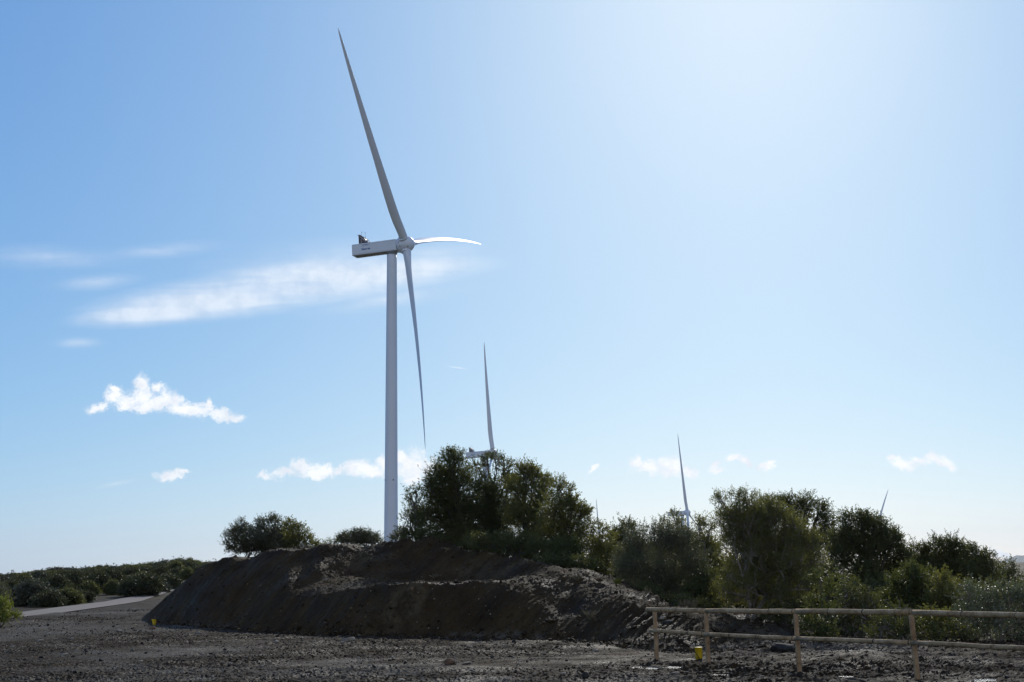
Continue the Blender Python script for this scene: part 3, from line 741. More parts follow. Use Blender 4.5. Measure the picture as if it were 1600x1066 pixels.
# hillside shrubs on the left, copied from a few kinds
def proto(name, label, leafm, seed, w=1.5, h=1.7):
    rng = np.random.default_rng(seed)
    k = 9; cs = []; rs = []
    for q in range(k):
        a = rng.uniform(0, 6.28); d = rng.uniform(.1, .8) * w * .75; zz = h * rng.uniform(.35, .68) * (1 - .35 * d / w)
        cs.append((math.cos(a) * d, math.sin(a) * d, zz)); rs.append(rng.uniform(.38, .55))
    cs += [(0, 0, h * .7), (w * .5, 0, h * .3), (-w * .5, .1, h * .3), (0, -w * .45, h * .3)]; rs += [.5, .5, .5, .5]
    v, f, tips, Pp, td, tl = foliage(np.array(cs), rs, rng, 520, (.11, .06), .22, 9, .3, .3, 12)
    v4 = v.reshape(-1, 4, 3); v = v4[(v4[:, :, 2] > .03).all(1)].reshape(-1, 3); f = np.arange(len(v)).reshape(-1, 4)
    root = empty(name); mesh_np('crown', v, f, leafm, root)
    mb = MB()
    for c in cs: mb.tube(curve(np.array([0, 0, -.1]), np.array(c), rng, 5, .05), np.linspace(.05, .015, 5), 5)
    mb.build('trunk', M_bark, root, True)
    tag(root, label, 'shrub', 'shrubs covering the hillside left of the mound')
    return root
def copy_thing(o):
    c = o.copy(); COL.objects.link(c)
    for ch in o.children:
        d = ch.copy(); COL.objects.link(d); d.parent = c
    return c
kinds = [('dark_shrub', 'dark evergreen shrub among others on the left hillside', L_hill), ('grey_shrub', 'grey green shrub among others on the left hillside', L_hillg),
         ('green_shrub', 'mid green shrub among others on the left hillside', L_dark)]
protos = [proto(a, b_, c, 50 + q) for q, (a, b_, c) in enumerate(kinds)]
protos.append(proto('dark_shrub', kinds[0][1], L_hill, 60, 1.7, 1.5))
used = set(); rnd = random.Random(12)
def put(X, D, s, kind, hs=1.0, label=None, z=0):
    p = at(X, 920, D); x, y = float(p[0]), float(p[1])
    r = protos[kind]
    o = r if kind not in used else copy_thing(r)
    used.add(kind)
    gz = float(height(np.array([x]), np.array([y]), False)[0])
    o.location = (x, y, gz - .08 + z); o.rotation_euler = (0, 0, rnd.uniform(0, 6.28)); o.scale = (s, s, s * hs)
    if label: o['label'] = label
    return o
named = [(48, 80, 1.0, 1, .85, 'large grey green shrub at the roadside, leftmost of the near hillside row'), (76, 77, .75, 0, .7, 'low dark shrub at the roadside next to the large grey green one'),
         (104, 81, .8, 2, .7, 'low green shrub between the dark shrubs by the road'), (218, 97, 1.2, 3, .85, 'broad dark dome shaped shrub by the road near the mound tip'),
         (178, 100, .55, 2, 1.1, 'small upright shrub left of the broad dark dome by the road'), (250, 104, .8, 1, .6, 'small grey scrub between the dark dome and the mound')]
for a in named: put(a[0], a[1], a[2], a[3], a[4], a[5])
def sky_row(X): return np.interp(X, [-40, 0, 30, 60, 90, 120, 150, 200, 230, 260, 300, 330, 360], [894, 896, 895, 891, 890, 889, 884, 882, 880, 876, 873, 877, 880])
cnt = 0
for D_ in (84, 91, 100, 108, 117, 126, 142, 160, 182, 208, 238, 275, 320):
    step = 32 * 100 / D_ * (1.0 if D_ < 150 else 1.5)
    X = -40 + rnd.uniform(0, step)
    while X < 350:
        s = rnd.uniform(.5, .95) if D_ < 150 else rnd.uniform(.7, 1.3) if D_ < 180 else rnd.uniform(.9, 1.9)
        road_clear = D_ > 105 or X < 165
        if D_ < 95 and X > 130: road_clear = False
        if D_ in (108, 117, 126) and 120 < X < 300 and rnd.random() < .25: road_clear = False
        if X > 262 and D_ < 130: road_clear = False
        # keep every crown under the skyline of the photo
        p = at(X, 920, D_); gz = float(height(np.array([p[0]]), np.array([p[1]]), False)[0])
        top = at(X, sky_row(X), D_)[2]; maxh = top - gz
        hs = 1.0
        if maxh < .8: road_clear = False
        else:
            hs = min(1.15, (maxh + .15) / (2.0 * s)) if maxh < 2.3 * s else 1.0
            if D_ >= 208: hs = min(1.9, max(.5, (maxh * rnd.uniform(.72, 1.12) + .1) / (1.85 * s)))
        if road_clear:
            put(X, D_ + rnd.uniform(-4, 4), s, rnd.choice([0, 0, 1, 1, 2, 3, 3, 2]), hs); cnt += 1
        X += step * rnd.uniform(.7, 1.25)

# dry plants
def tuft(X, Y, hpx, label, mat, seed, n=60, spread=.35, name='dry_grass_tuft', cat='grass tuft'):
    g = np.random.default_rng(seed)
    P_ = at(X, Y, 18.), at(X, Y, 60.); d = np.linspace(0, 1, 2400)[:, None]
    pts = P_[0] + (P_[1] - P_[0]) * d; hit = np.nonzero(height(pts[:, 0], pts[:, 1], False) > pts[:, 2])[0]
    p = pts[hit[0]] if len(hit) else at(X, Y, 36.)
    p[2] = float(height(np.array([p[0]]), np.array([p[1]]))[0]) - .02
    h = hpx * p[1] / F; mb = MB()
    for _ in range(n):
        a = g.uniform(0, 6.28); l = h * g.uniform(.5, 1.1); o_ = np.array([math.cos(a), math.sin(a), 0]) * g.uniform(0, .25) * h
        e = o_ + np.array([math.cos(a) * l * g.uniform(.1, spread * 2), math.sin(a) * l * g.uniform(.1, spread * 2), l])
        m_ = (o_ + e) / 2 + np.array([0, 0, l * .12])
        mb.tube([o_, m_, e], [.007, .006, .002], 3, cap=False)
    o = mb.build(name, mat); o.location = p; return tag(o, label, cat)
tuft(1080, 943, 16, 'pale grass tuft on the ridge above the second fence post', L_dry, 1, 120)
tuft(1068, 944, 14, 'pale grass tuft beside the brown rock on the ridge', L_dry, 2, 90)
tuft(1098, 950, 9, 'low yellow grass tuft right of the second fence post', L_dry, 3, 90, .6)
tuft(1013, 932, 14, 'thin upright straw stalks on the crest left of the rail end', L_dry, 4, 20, .15)
tuft(965, 914, 9, 'small yellow tuft at the dip of the crest', L_yell, 5, 90, .5)
tuft(902, 906, 11, 'spiky pale dead plant high on the right shoulder of the mound', L_dry, 6, 70, .6, 'dead_plant', 'dead plant')
tuft(922, 966, 13, 'spiky pale dead plant halfway down the right face of the mound', L_dry, 7, 70, .6, 'dead_plant', 'dead plant')
tuft(700, 860, 5, 'short dry grass on the crest under the tallest tree', L_dry, 8, 80, .6)
tuft(770, 867, 5, 'short dry grass on the crest left of the olive brown tree', L_dry, 9, 90, .7)
tuft(828, 880, 6, 'short dry grass on the crest right of the ochre scar', L_dry, 10, 90, .7)
tuft(680, 903, 8, 'dead twigs lying against the upper bank of the mound', L_dry, 11, 50, 1.0, 'dead_twigs', 'dead twigs')

g_ = np.random.default_rng(77); n = 5200
U2 = g_.uniform(-.262, .19, n); dz = np.interp(U2, _mu, _md[:, 0]); Y2 = dz + g_.normal(size=n) * .35 - .15; X2 = U2 * Y2
tag(stones('toe_rubble', X2, Y2, np.clip(.016 * np.exp(g_.normal(size=n) * .75), .006, .11), M_clod, g_, .3), 'clods and stones rolled down to the foot of the mound', 'rubble', kind='stuff')
# ------------------------------------------------------------------ fence
pos = [(2.58, 25.0), (3.35, 23.76), (4.53, 21.85), (5.80, 19.8), (7.15, 17.6), (8.6, 15.25)]
pos = [(x * 1.0625 * .968, y * 1.0625) for x, y in pos]
fr = empty('wooden_fence', (pos[0][0], pos[0][1], 0))
tag(fr, 'rustic two rail fence of round poles in the right foreground', 'fence')
O = np.array([pos[0][0], pos[0][1], 0]); rng = np.random.default_rng(3)
def gz_(x, y): return float(height(np.array([x]), np.array([y]))[0])
rowT = [(1022, 953.0), (1103, 954.5), (1245, 955.5), (1427, 957.0)]
rowB = [(1022, 985.5), (1103, 991), (1245, 997.5), (1427, 1004.0)]
tops = []; lows = []
for k in range(4):
    tops.append(at(rowT[k][0], rowT[k][1], pos[k][1])); lows.append(at(rowB[k][0], rowB[k][1], pos[k][1]))
    tops[k][0], lows[k][0] = pos[k][0], pos[k][0]
for k in (4, 5):
    tops.append(np.array([pos[k][0], pos[k][1], tops[3][2] - .0])); lows.append(np.array([pos[k][0], pos[k][1], lows[3][2]]))
lean = [-.02, -.02, -.03, -.05, 0, .02]
for k, (x, y) in enumerate(pos):
    b0 = np.array([x + .0 - lean[k] * .5, y, gz_(x, y) - .25]); b1 = tops[k] + np.array([lean[k] * .5, 0, -.035])
    mb = MB(); mb.tube(curve(b0, b1, rng, 9, .0012) - O, np.linspace(.045, .040, 9) * rng.uniform(.98, 1.03, 9), 12, rng=rng, wob=.008)
    mb.build('post', M_wood, fr, True)
dirn = np.array([pos[1][0] - pos[0][0], pos[1][1] - pos[0][1], 0]); dirn /= np.linalg.norm(dirn)
frontn = np.array([dirn[1], -dirn[0], 0]); frontn *= -np.sign(frontn[1])
def rail(a, b_, r0, r1, knots):
    p = curve(a, b_, rng, 7, .0012); rr_ = np.linspace(r0, r1, 7) * rng.uniform(.97, 1.04, 7)
    mb = MB(); mb.tube(p - O, rr_, 12, rng=rng, wob=.008); rl = mb.build('rail', M_rail, fr, True)
    for q in knots:
        km = MB()
        c = a + (b_ - a) * q; dd = (b_ - a) / np.linalg.norm(b_ - a); r_ = r0 + (r1 - r0) * q
        km.tube([c - dd * .012 - O, c - O, c + dd * .012 - O], [r_ * .98, r_ * 1.13, r_ * .98], 12)
        km.build('knot_ring', M_knot, rl, True)
d01 = tops[0] - tops[1]; d01 /= np.linalg.norm(d01)
tops0 = tops[0] + d01 * .26; lows0 = lows[0] + d01 * .10
T = [tops0] + tops[1:]; Lw = [lows0 + frontn * .0] + lows[1:]
kn = [[.88], [.72, .97], [.3, .6, .985], [.35, .7, .985], [.5], [.5]]
for k in range(5):
    off = np.array([0, 0, .0025 * (-1) ** k])
    ov = .07
    d_ = (T[k + 1] - T[k]) / np.linalg.norm(T[k + 1] - T[k])
    rail(T[k] + off, T[k + 1] + d_ * ov * 0 + off, .043, .042, kn[k])
    f2 = frontn * .062
    rail(Lw[k] + f2 + off * .5, Lw[k + 1] + f2 + off * .5, .034, .036, kn[(k + 1) % 4])

# yellow markers
def marker(X, Y, hpx, wpx, label, folded):
    p = gp(X, Y, 0.0); p[2] = gz_(p[0], p[1]) - .01; s = p[1] / F; h = hpx * s; w = wpx * s / 2
    r = empty('survey_marker', p); tag(r, label, 'marker', 'yellow markers standing in the rubble')
    mb = MB()
    if not folded:
        mb.tube([(0, 0, 0), (0, 0, h * .3), (0, 0, h * .97), (0, 0, h)], [w * .86, w * .92, w, w * 1.06], 20)
        mb.build('sleeve', M_yellow, r, True)
        c = MB(); c.tube([(-w * 1.02, -w * .35, h * .66), (-w * .6, -w * .92, h * .42), (-w * .1, -w * 1.08, h * .12), (0.0, -w * 1.1, 0)], [.006] * 4, 5); c.build('cord', M_black, r)
    else:
        V = [(-w, 0, h), (w * .35, -.03, h * .98), (w * .35, -.03, 0), (-w * .35, .0, h * .2), (w, .03, h * .95), (w * .75, .03, h * .12)]
        V = V + [(x, y + .006, z) for x, y, z in V]
        mb.add(V, [(0, 1, 2, 3), (1, 4, 5, 2), (9, 8, 7, 6), (8, 11, 10, 7), (0, 6, 7, 1), (1, 7, 10, 4), (4, 10, 11, 5), (5, 11, 8, 2), (2, 8, 9, 3), (3, 9, 6, 0)])
        mb.build('flag', M_yellow, r)
        c = MB(); c.box((w * .4, 0.0, h * .3), (.006, .006, h * .5)); c.build('stake', M_trim, r)
        c = MB(); c.box((w * 1.02, .032, h * .4), (.008, .005, h * .12)); c.build('tape', M_red, r)
marker(1092, 1031, 18, 12, 'yellow cylinder with a dark cord, standing left of the second fence post', False)
marker(240, 978, 10, 7, 'small folded yellow marker standing at the left foot of the mound', True)

# ------------------------------------------------------------------ wind turbines
TILT = math.radians(8.1); YAW = math.radians(16.28)
Lb, C1, C2, E1, E2 = 74.5, 6.16, -1.05, -.63, -6.31
PITCH = math.radians(41)
def blade_mesh():
    st = [0, .02, .045, .08, .13, .19, .26, .34, .43, .53, .63, .73, .82, .90, .96, .985, 1.0]
    ch = [2.75, 2.75, 2.8, 2.85, 3.0, 3.1, 3.05, 2.85, 2.55, 2.4, 2.05, 1.7, 1.38, 1.05, .7, .42, .10]
    th = [1, 1, .96, .74, .50, .36, .29, .25, .22, .20, .18, .17, .16, .15, .15, .15, .2]
    tw = [18, 18, 18, 17, 14, 10, 7, 4.5, 2.5, 1, 0, -1, -1.5, -2, -2, -2, -2]
    K = 28; V = []
    for s, c, t_, w in zip(st, ch, th, tw):
        a = PITCH + math.radians(w)
        cx, cy = math.sin(a), -math.cos(a)          # chord direction in (axis, tangent)
        nx, ny = cy * -1, cx
        air = min(1, max(0, (s - .03) / .14)); air = air * air * (3 - 2 * air)
        z = Lb * s
        bx = C1 * s + C2 * s * s; by = E1 * s + E2 * s * s
        for k in range(K):
            q = 2 * math.pi * k / K
            e = math.cos(q); f_ = math.sin(q)
            # circle blended into a tear shaped section
            xs_ = .5 * e; ys_ = .5 * f_ * t_
            u01 = (e + 1) / 2
            thick = t_ * 1.15 * (u01 ** .5 if u01 > 0 else 0) * (1 - u01) ** .0
            prof = 2.6 * (.2969 * math.sqrt(max(0, 1 - u01)) - .126 * (1 - u01) - .3516 * (1 - u01) ** 2 + .2843 * (1 - u01) ** 3 - .1015 * (1 - u01) ** 4) / .26 * .5
            ya = math.copysign(1, f_) * prof * t_ * .5 * (1.0 if abs(f_) > 1e-6 else 0) + .03 * (1 - (2 * u01 - 1) ** 2)
            xa = u01 - .68
            X_, Y_2 = (xs_ * (1 - air) + xa * air) * c, (ys_ * (1 - air) + ya * air) * c
            V.append((bx + X_ * cx + Y_2 * nx, by + X_ * cy + Y_2 * ny, z))
    m = len(st); i = np.arange(m - 1)[:, None] * K + np.arange(K)[None, :]; j = np.arange(m - 1)[:, None] * K + (np.arange(K)[None, :] + 1) % K
    Q = np.stack([i, j, j + K, i + K], -1).reshape(-1, 4)
    V.append((C1 + C2, E1 + E2, Lb)); tip = len(V) - 1
    T_ = [((m - 1) * K + k, (m - 1) * K + (k + 1) % K, tip) for k in range(K)]
    return np.array(V), Q, T_
BV, BQ, BT = blade_mesh()
BLADE = None
ax = np.array([math.cos(YAW) * math.cos(TILT), -math.sin(YAW) * math.cos(TILT), math.sin(TILT)])
hh = np.array([math.sin(YAW), math.cos(YAW), 0]); vv = np.cross(hh, ax); vv *= np.sign(vv[2])
NAC = Matrix((( ax[0], hh[0], vv[0], 0), (ax[1], hh[1], vv[1], 0), (ax[2], hh[2], vv[2], 0), (0, 0, 0, 1)))
HUBH = 106.0
_nt = math.radians(2.8); na = np.array([math.cos(YAW) * math.cos(_nt), -math.sin(YAW) * math.cos(_nt), math.sin(_nt)]); nv = np.cross(hh, na); nv *= np.sign(nv[2])
NACB = Matrix(((na[0], hh[0], nv[0], 0), (na[1], hh[1], nv[1], 0), (na[2], hh[2], nv[2], 0), (0, 0, 0, 1)))
SH = {}
def share(key, fn):
    """build a part the first time, afterwards link a copy that shares its mesh"""
    if key not in SH: SH[key] = fn(); return SH[key]
    c = SH[key].copy(); COL.objects.link(c); return c

def b_tower():
    mb = MB(); z = np.linspace(-3, HUBH - 3.0, 40)
    r = np.interp(z, [-3, 30, HUBH - 2], [2.30, 2.08, 1.62])
    k = 48; mb.tube(np.stack([0 * z, 0 * z, z], -1), r, k)
    o = mb.build('tower', M_white, None, True); return o
def b_flange(z, r):
    mb = MB(); mb.tube([(0, 0, z - .06), (0, 0, z - .05), (0, 0, z + .05), (0, 0, z + .06)], [r, r + .035, r + .035, r], 48, cap=False); return mb.build('flange', M_white)
def rounded(L0, L1, hw, z0, z1, ch):
    """box along local x with chamfered long edges and slightly tapered ends"""
    poly = [(-hw + ch, z0), (hw - ch, z0), (hw, z0 + ch), (hw, z1 - ch), (hw - ch, z1), (-hw + ch, z1), (-hw, z1 - ch), (-hw, z0 + ch)]
    xs_ = [L0, L0 + .35, L1 - .25, L1]; sc = [.985, 1, 1, .97]; V = []; zc = (z0 + z1) / 2
    for x, s in zip(xs_, sc): V += [(x, y * s, zc + (z - zc) * s) for y, z in poly]
    Q = []
    for a in range(3):
        for k in range(8): Q.append((a * 8 + k, (a * 8 + (k + 1) % 8), (a + 1) * 8 + (k + 1) % 8, (a + 1) * 8 + k))
    T_ = [(0, k + 1, k) for k in range(1, 7)] + [(24, 24 + k, 25 + k) for k in range(1, 7)]
    return V, Q, T_
HWN = 2.05
def b_nac():
    mb = MB(); mb.add(*rounded(-18.2, -2.7, HWN, -2.0, 1.75, .12)); return mb.build('nacelle', M_white)
def b_belly():
    mb = MB(); mb.box((-11.2, 0, -2.02), (6.3, 1.75, .05))
    for x in (-16, -13.2, -10.4, -7.6): mb.box((x, 0, -2.10), (.09, 1.6, .05))
    mb.box((-9, -.6, -2.12), (.8, .5, .08)); mb.box((-14.5, .5, -2.12), (.6, .6, .08)); return mb.build('underside_panel', M_under)
def b_seam():
    mb = MB(); mb.box((-10.4, -HWN - .004, 1.35), (7.3, .012, .025)); mb.box((-10.4, -HWN - .004, -1.62), (7.3, .012, .03)); return mb.build('panel_seam', M_steel)
def b_cool():
    mb = MB(); x0 = -15.9
    poly = [(x0, 1.76), (x0 + 2.5, 1.76), (x0 + 2.45, 2.9), (x0 + 1.9, 3.7), (x0 + .6, 4.75), (x0, 4.8)]
    mb.prism(poly, -1.5, 1.5); return mb.build('cooler', M_dark)
def b_cooltrim():
    mb = MB(); x0 = -15.9
    for y in (-1.53, 1.53):
        mb.tube([(x0 + .55, y, 4.25), (x0 + 2.45, y, 2.3)], .09, 6); mb.tube([(x0 - .02, y, 4.82), (x0 + .6, y, 4.82), (x0 + 2.0, y, 3.75), (x0 + 3.5, y, 1.9)], .11, 6)
        mb.tube([(x0 + .9, y, 1.8), (x0 + .9, y, 3.4)], .07, 6)
    mb.box((x0 + .0, 0, 4.83), (.35, 1.6, .07)); mb.box((x0 + 3.3, 0, 2.0), (.35, .9, .28)); return mb.build('cooler_frame', M_trim)
def b_duct():
    mb = MB(); x0 = -15.9
    mb.prism([(x0 + .9, 1.9), (x0 + 1.8, 1.9), (x0 + 1.4, 3.1), (x0 + .7, 3.3)], -1.56, -1.505); return mb.build('cooler_duct', M_maroon)
def b_ant():
    mb = MB()
    for x, y in ((-15.1, -.5), (-14.3, .5)):
        mb.tube([(x, y, 2.8), (x, y, 6.0)], .05, 5); mb.box((x, y, 6.0), (.18, .06, .06))
    return mb.build('antenna', M_steel)
def text_mesh(body, size):
    cu = bpy.data.curves.new('lettering', 'FONT'); cu.body = body; cu.size = size; cu.align_x = 'CENTER'; cu.extrude = .01; cu.offset = .035
    tmp = bpy.data.objects.new('tmp', cu); COL.objects.link(tmp)
    dg = bpy.context.evaluated_depsgraph_get(); me = bpy.data.meshes.new_from_object(tmp.evaluated_get(dg))
    bpy.data.objects.remove(tmp); return me
def b_logo():
    me = text_mesh('Gamesa', .95); me.name = 'lettering'; me.materials.clear(); me.materials.append(M_blue)
    o = bpy.data.objects.new('lettering', me); COL.objects.link(o)
    # stand the text on the near side of the nacelle
    me.transform(Matrix(((1, 0, 0, -13.3), (0, 0, -1, -HWN - .02), (0, 1, 0, -.55), (0, 0, 0, 1)))); return o
def b_arc():
    mb = MB(); t_ = np.linspace(.12 * math.pi, .92 * math.pi, 16)
    for (a, b_, w) in ((1.65, .95, .15), (1.15, .55, .08)):
        Pn = [(-13.3 + a * math.cos(q), .25 + b_ * math.sin(q)) for q in t_]
        V = []; n = len(Pn)
        for (x, z), q in zip(Pn, t_):
            ww = w * math.sin(q)
            for y in (-HWN - .03, -HWN - .003): V += [(x, y, z - ww / 2), (x, y, z + ww / 2)]
        Q = []
        for k in range(n - 1):
            A_ = k * 4; B_ = A_ + 4
            Q += [(A_, B_, B_ + 1, A_ + 1), (A_ + 1, B_ + 1, B_ + 3, A_ + 3), (A_ + 2, A_, B_, B_ + 2) ]
        mb.add(V, Q)
    return mb.build('emblem_arc', M_blue)
def b_hub():
    mb = MB(); prof = [(-2.55, 1.7), (-2.5, 2.35), (-2.0, 2.55), (-1.0, 2.72), (0, 2.74), (.9, 2.6), (1.7, 2.25), (2.4, 1.65), (2.85, .95), (3.05, .3)]
    mb.tube([(x, 0, 0) for x, r in prof], [r for x, r in prof], 40); return mb.build('hub', M_white, None, True)
def b_socket(th):
    def f():
        mb = MB(); mb.tube([(0, 0, 1.3), (0, 0, 2.75), (0, 0, 2.8), (0, 0, 2.95), (0, 0, 2.97)], [1.58, 1.58, 1.62, 1.62, 1.40], 36); return mb.build('blade_socket', M_white, None, True)
    return f
def b_bolts():
    mb = MB()
    for (x, a) in ((-1.2, 200), (-1.2, 250), (1.3, 215), (1.2, 240), (-1.5, 170), (-1.5, 300)):
        r = 2.72 if x < 0 else 2.5; q = math.radians(a)
        mb.box((x, r * math.cos(q), r * math.sin(q)), (.12, .12, .12))
    return mb.build('vent_cap', M_dark)
def b_yaw():
    mb = MB(); mb.tube([(0, 0, HUBH - 3.1), (0, 0, HUBH - 2.6), (0, 0, HUBH - 2.2)], [1.68, 1.78, 1.8], 40); return mb.build('yaw_ring', M_steel, None, True)
def b_sensor():
    mb = MB(); mb.box((.85, -1.95, 29.0), (.16, .12, .2)); mb.box((-1.8, -.9, 29.0), (.16, .12, .2)); return mb.build('tower_lamp', M_dark)

OVER = 4.9   # hub stands this far in front of the tower axis
def turbine(hub, az, label, dy=0):
    global BLADE
    hub = np.array(hub, float)
    loc = ax * OVER; ca, sa = math.cos(-dy), math.sin(-dy)
    base = hub - np.array([ca * loc[0] - sa * loc[1], sa * loc[0] + ca * loc[1], 0]); base[2] = hub[2] - HUBH
    root = empty('wind_turbine', base, -dy); tag(root, label, 'wind turbine', 'white wind turbines of the wind farm')
    H = Matrix.Translation(Vector((loc[0], loc[1], HUBH))); W = H @ NAC
    def part(key, fn, M=None, parent=root):
        o = share(key, fn); o.parent = parent
        o.matrix_parent_inverse = Matrix.Identity(4)
        if M is not None: o.matrix_local = M
        return o
    part('tower', b_tower); part('yaw', b_yaw)
    tw = None
    for z, r in ((22, 2.13), (48, 1.975), (76, 1.80)): part('fl%d' % z, lambda z=z, r=r: b_flange(z, r))
    part('sens', b_sensor)
    nac = part('nac', b_nac, H @ NACB)
    for k_, fn in (('belly', b_belly), ('seam', b_seam), ('cool', b_cool), ('duct', b_duct), ('trim', b_cooltrim), ('ant', b_ant), ('logo', b_logo), ('arc', b_arc)):
        part(k_, fn, Matrix.Identity(4), nac)
    hb = part('hub', b_hub, W); part('bolts', b_bolts, Matrix.Identity(4), hb)
    for k_ in range(3):
        th = math.radians(az) - k_ * 2 * math.pi / 3
        # columns: axis, tangent, radial   (in nacelle frame: x = axis, y = h, z = v)
        d = (0, math.cos(th), math.sin(th)); t_ = (0, -math.sin(th), math.cos(th))
        Bm = Matrix(((1, t_[0], d[0], 0), (0, t_[1], d[1], 0), (0, t_[2], d[2], 0), (0, 0, 0, 1)))
        part('socket', b_socket(0), Bm, hb)
        def fb(): return mesh_np('blade', BV, [BQ, np.array(BT)], M_blade, None, True)
        part('blade', fb, W @ Bm)
    return root

turbine(at(634, 382, 440), 137.5, 'nearest white wind turbine, tall in full view left of centre')
turbine(at(770, 708, 909), 95, 'second white turbine, one upright blade and its nacelle above the clump')
turbine(at(1074, 801, 1310), 102, 'third white turbine, bent upright blade over the grey green bush')
turbine(at(940, 872, 1750), 95, 'faint farthest turbine, only a thin blade tip between clump and dark shrub')
turbine(at(1364, 863, 1550), 75, 'right hand turbine, only one blade leaning right above the domed tree', math.radians(60))

# slim mast far left
p = at(19, 905, 800)
r = empty('lattice_mast', (p[0], p[1], -22)); tag(r, 'tiny pale banded mast on the left skyline', 'mast')
top = float(at(19, 890.5, 800)[2]) + 22
mb = MB()
for sx in (-.5, .5):
    for sy in (-.5, .5): mb.tube([(sx, sy, 0), (sx, sy, top)], .09, 5)
n_ = int(top / 1.2)
for k in range(n_):
    z = k * 1.2
    for a, b_ in (((-.5, -.5), (.5, -.5)), ((.5, -.5), (.5, .5)), ((.5, .5), (-.5, .5)), ((-.5, .5), (-.5, -.5))):
        mb.tube([(*a, z), (*b_, z + 1.2)], .05, 4, cap=False); mb.tube([(*a, z), (*b_, z)], .05, 4, cap=False)
mb.build('lattice', M_steel, r)
mb = MB(); mb.box((0, 0, top - .3), (.62, .62, .32)); mb.box((0, 0, top - 1.7), (.6, .6, .25)); mb.box((0, 0, top - 3.0), (.6, .6, .2)); mb.build('platform', M_trim, r)

# ------------------------------------------------------------------ haze
HZ = True
if HZ:
    mb = MB(); mb.box((0, 7000, 0.0), (9000, 9500, 1)); 
    V = np.array([[x, y, z] for x in (-9500, 9500) for y in (-3000, 17000) for z in (-119, 420)], float)
    o = mesh_np('haze', V, np.array([(0, 1, 3, 2), (4, 6, 7, 5), (0, 4, 5, 1), (2, 3, 7, 6), (0, 2, 6, 4), (1, 5, 7, 3)]))
    m = bpy.data.materials.new('thin blue air'); m.use_nodes = True; nt = m.node_tree; nt.nodes.clear()
    out = nt.nodes.new('ShaderNodeOutputMaterial'); pv = nt.nodes.new('ShaderNodeVolumePrincipled')
    pv.inputs['Color'].default_value = (.84, .93, 1, 1); pv.inputs['Density'].default_value = 3.2e-5; pv.inputs['Anisotropy'].default_value = .35
    nt.links.new(pv.outputs[0], out.inputs['Volume']); o.data.materials.append(m); o['kind'] = 'stuff'; o['label'] = 'thin pale blue air between the camera and the far hills'

# ------------------------------------------------------------------ sky and sun
SUN_EL, SUN_AZ = 27.0, 10.5
w = bpy.data.worlds.new('World'); SC.world = w; w.use_nodes = True; nt = w.node_tree; nt.nodes.clear()
out = nt.nodes.new('ShaderNodeOutputWorld'); bg = nt.nodes.new('ShaderNodeBackground')
sky = nt.nodes.new('ShaderNodeTexSky'); sky.sky_type = 'NISHITA'; sky.sun_disc = False
sky.sun_elevation = math.radians(SUN_EL); sky.sun_rotation = math.radians(SUN_AZ)
sky.altitude = 700; sky.air_density = .75; sky.dust_density = 1.15; sky.ozone_density = 3
tc = nt.nodes.new('ShaderNodeTexCoord'); sx = nt.nodes.new('ShaderNodeSeparateXYZ'); nt.links.new(tc.outputs['Generated'], sx.inputs[0])
# clouds are laid out on the sky by direction: (east/north, up/north)
yy = math_(nt, 'MAXIMUM', sx.outputs[1], .05)
cu = math_(nt, 'DIVIDE', sx.outputs[0], yy); cv = math_(nt, 'DIVIDE', sx.outputs[2], yy)
cmb = nt.nodes.new('ShaderNodeCombineXYZ'); nt.links.new(cu, cmb.inputs[0]); nt.links.new(cv, cmb.inputs[1])
base_uv = cmb.outputs[0]
# warp so that the edges curl
wn = nt.nodes.new('ShaderNodeTexNoise'); wn.inputs['Scale'].default_value = 55; wn.inputs['Detail'].default_value = 5; wn.inputs['Roughness'].default_value = .6
nt.links.new(base_uv, wn.inputs['Vector'])
vs = nt.nodes.new('ShaderNodeVectorMath'); vs.operation = 'SUBTRACT'; nt.links.new(wn.outputs['Color'], vs.inputs[0]); vs.inputs[1].default_value = (.5, .5, .5)
vm = nt.nodes.new('ShaderNodeVectorMath'); vm.operation = 'SCALE'; nt.links.new(vs.outputs[0], vm.inputs[0]); vm.inputs['Scale'].default_value = .020
va = nt.nodes.new('ShaderNodeVectorMath'); va.operation = 'ADD'; nt.links.new(base_uv, va.inputs[0]); nt.links.new(vm.outputs[0], va.inputs[1])
warp = va.outputs[0]
def dirv(X, Y):
    p = at(X, Y, 1.0); return p[0], p[2] - EYE
def ell(vec, items):
    acc = None
    for (X, Y, rx, ry, rot) in items:
        u_, v_ = dirv(X, Y)
        mp = nt.nodes.new('ShaderNodeMapping'); mp.vector_type = 'TEXTURE'
        mp.inputs['Location'].default_value = (u_, v_, 0); mp.inputs['Rotation'].default_value = (0, 0, math.radians(rot) + ROLL)
        mp.inputs['Scale'].default_value = (rx / F, ry / F, 1)
        nt.links.new(vec, mp.inputs[0])
        gr = nt.nodes.new('ShaderNodeTexGradient'); gr.gradient_type = 'SPHERICAL'; nt.links.new(mp.outputs[0], gr.inputs[0])
        acc = gr.outputs['Fac'] if acc is None else math_(nt, 'MAXIMUM', acc, gr.outputs['Fac'])
    return acc
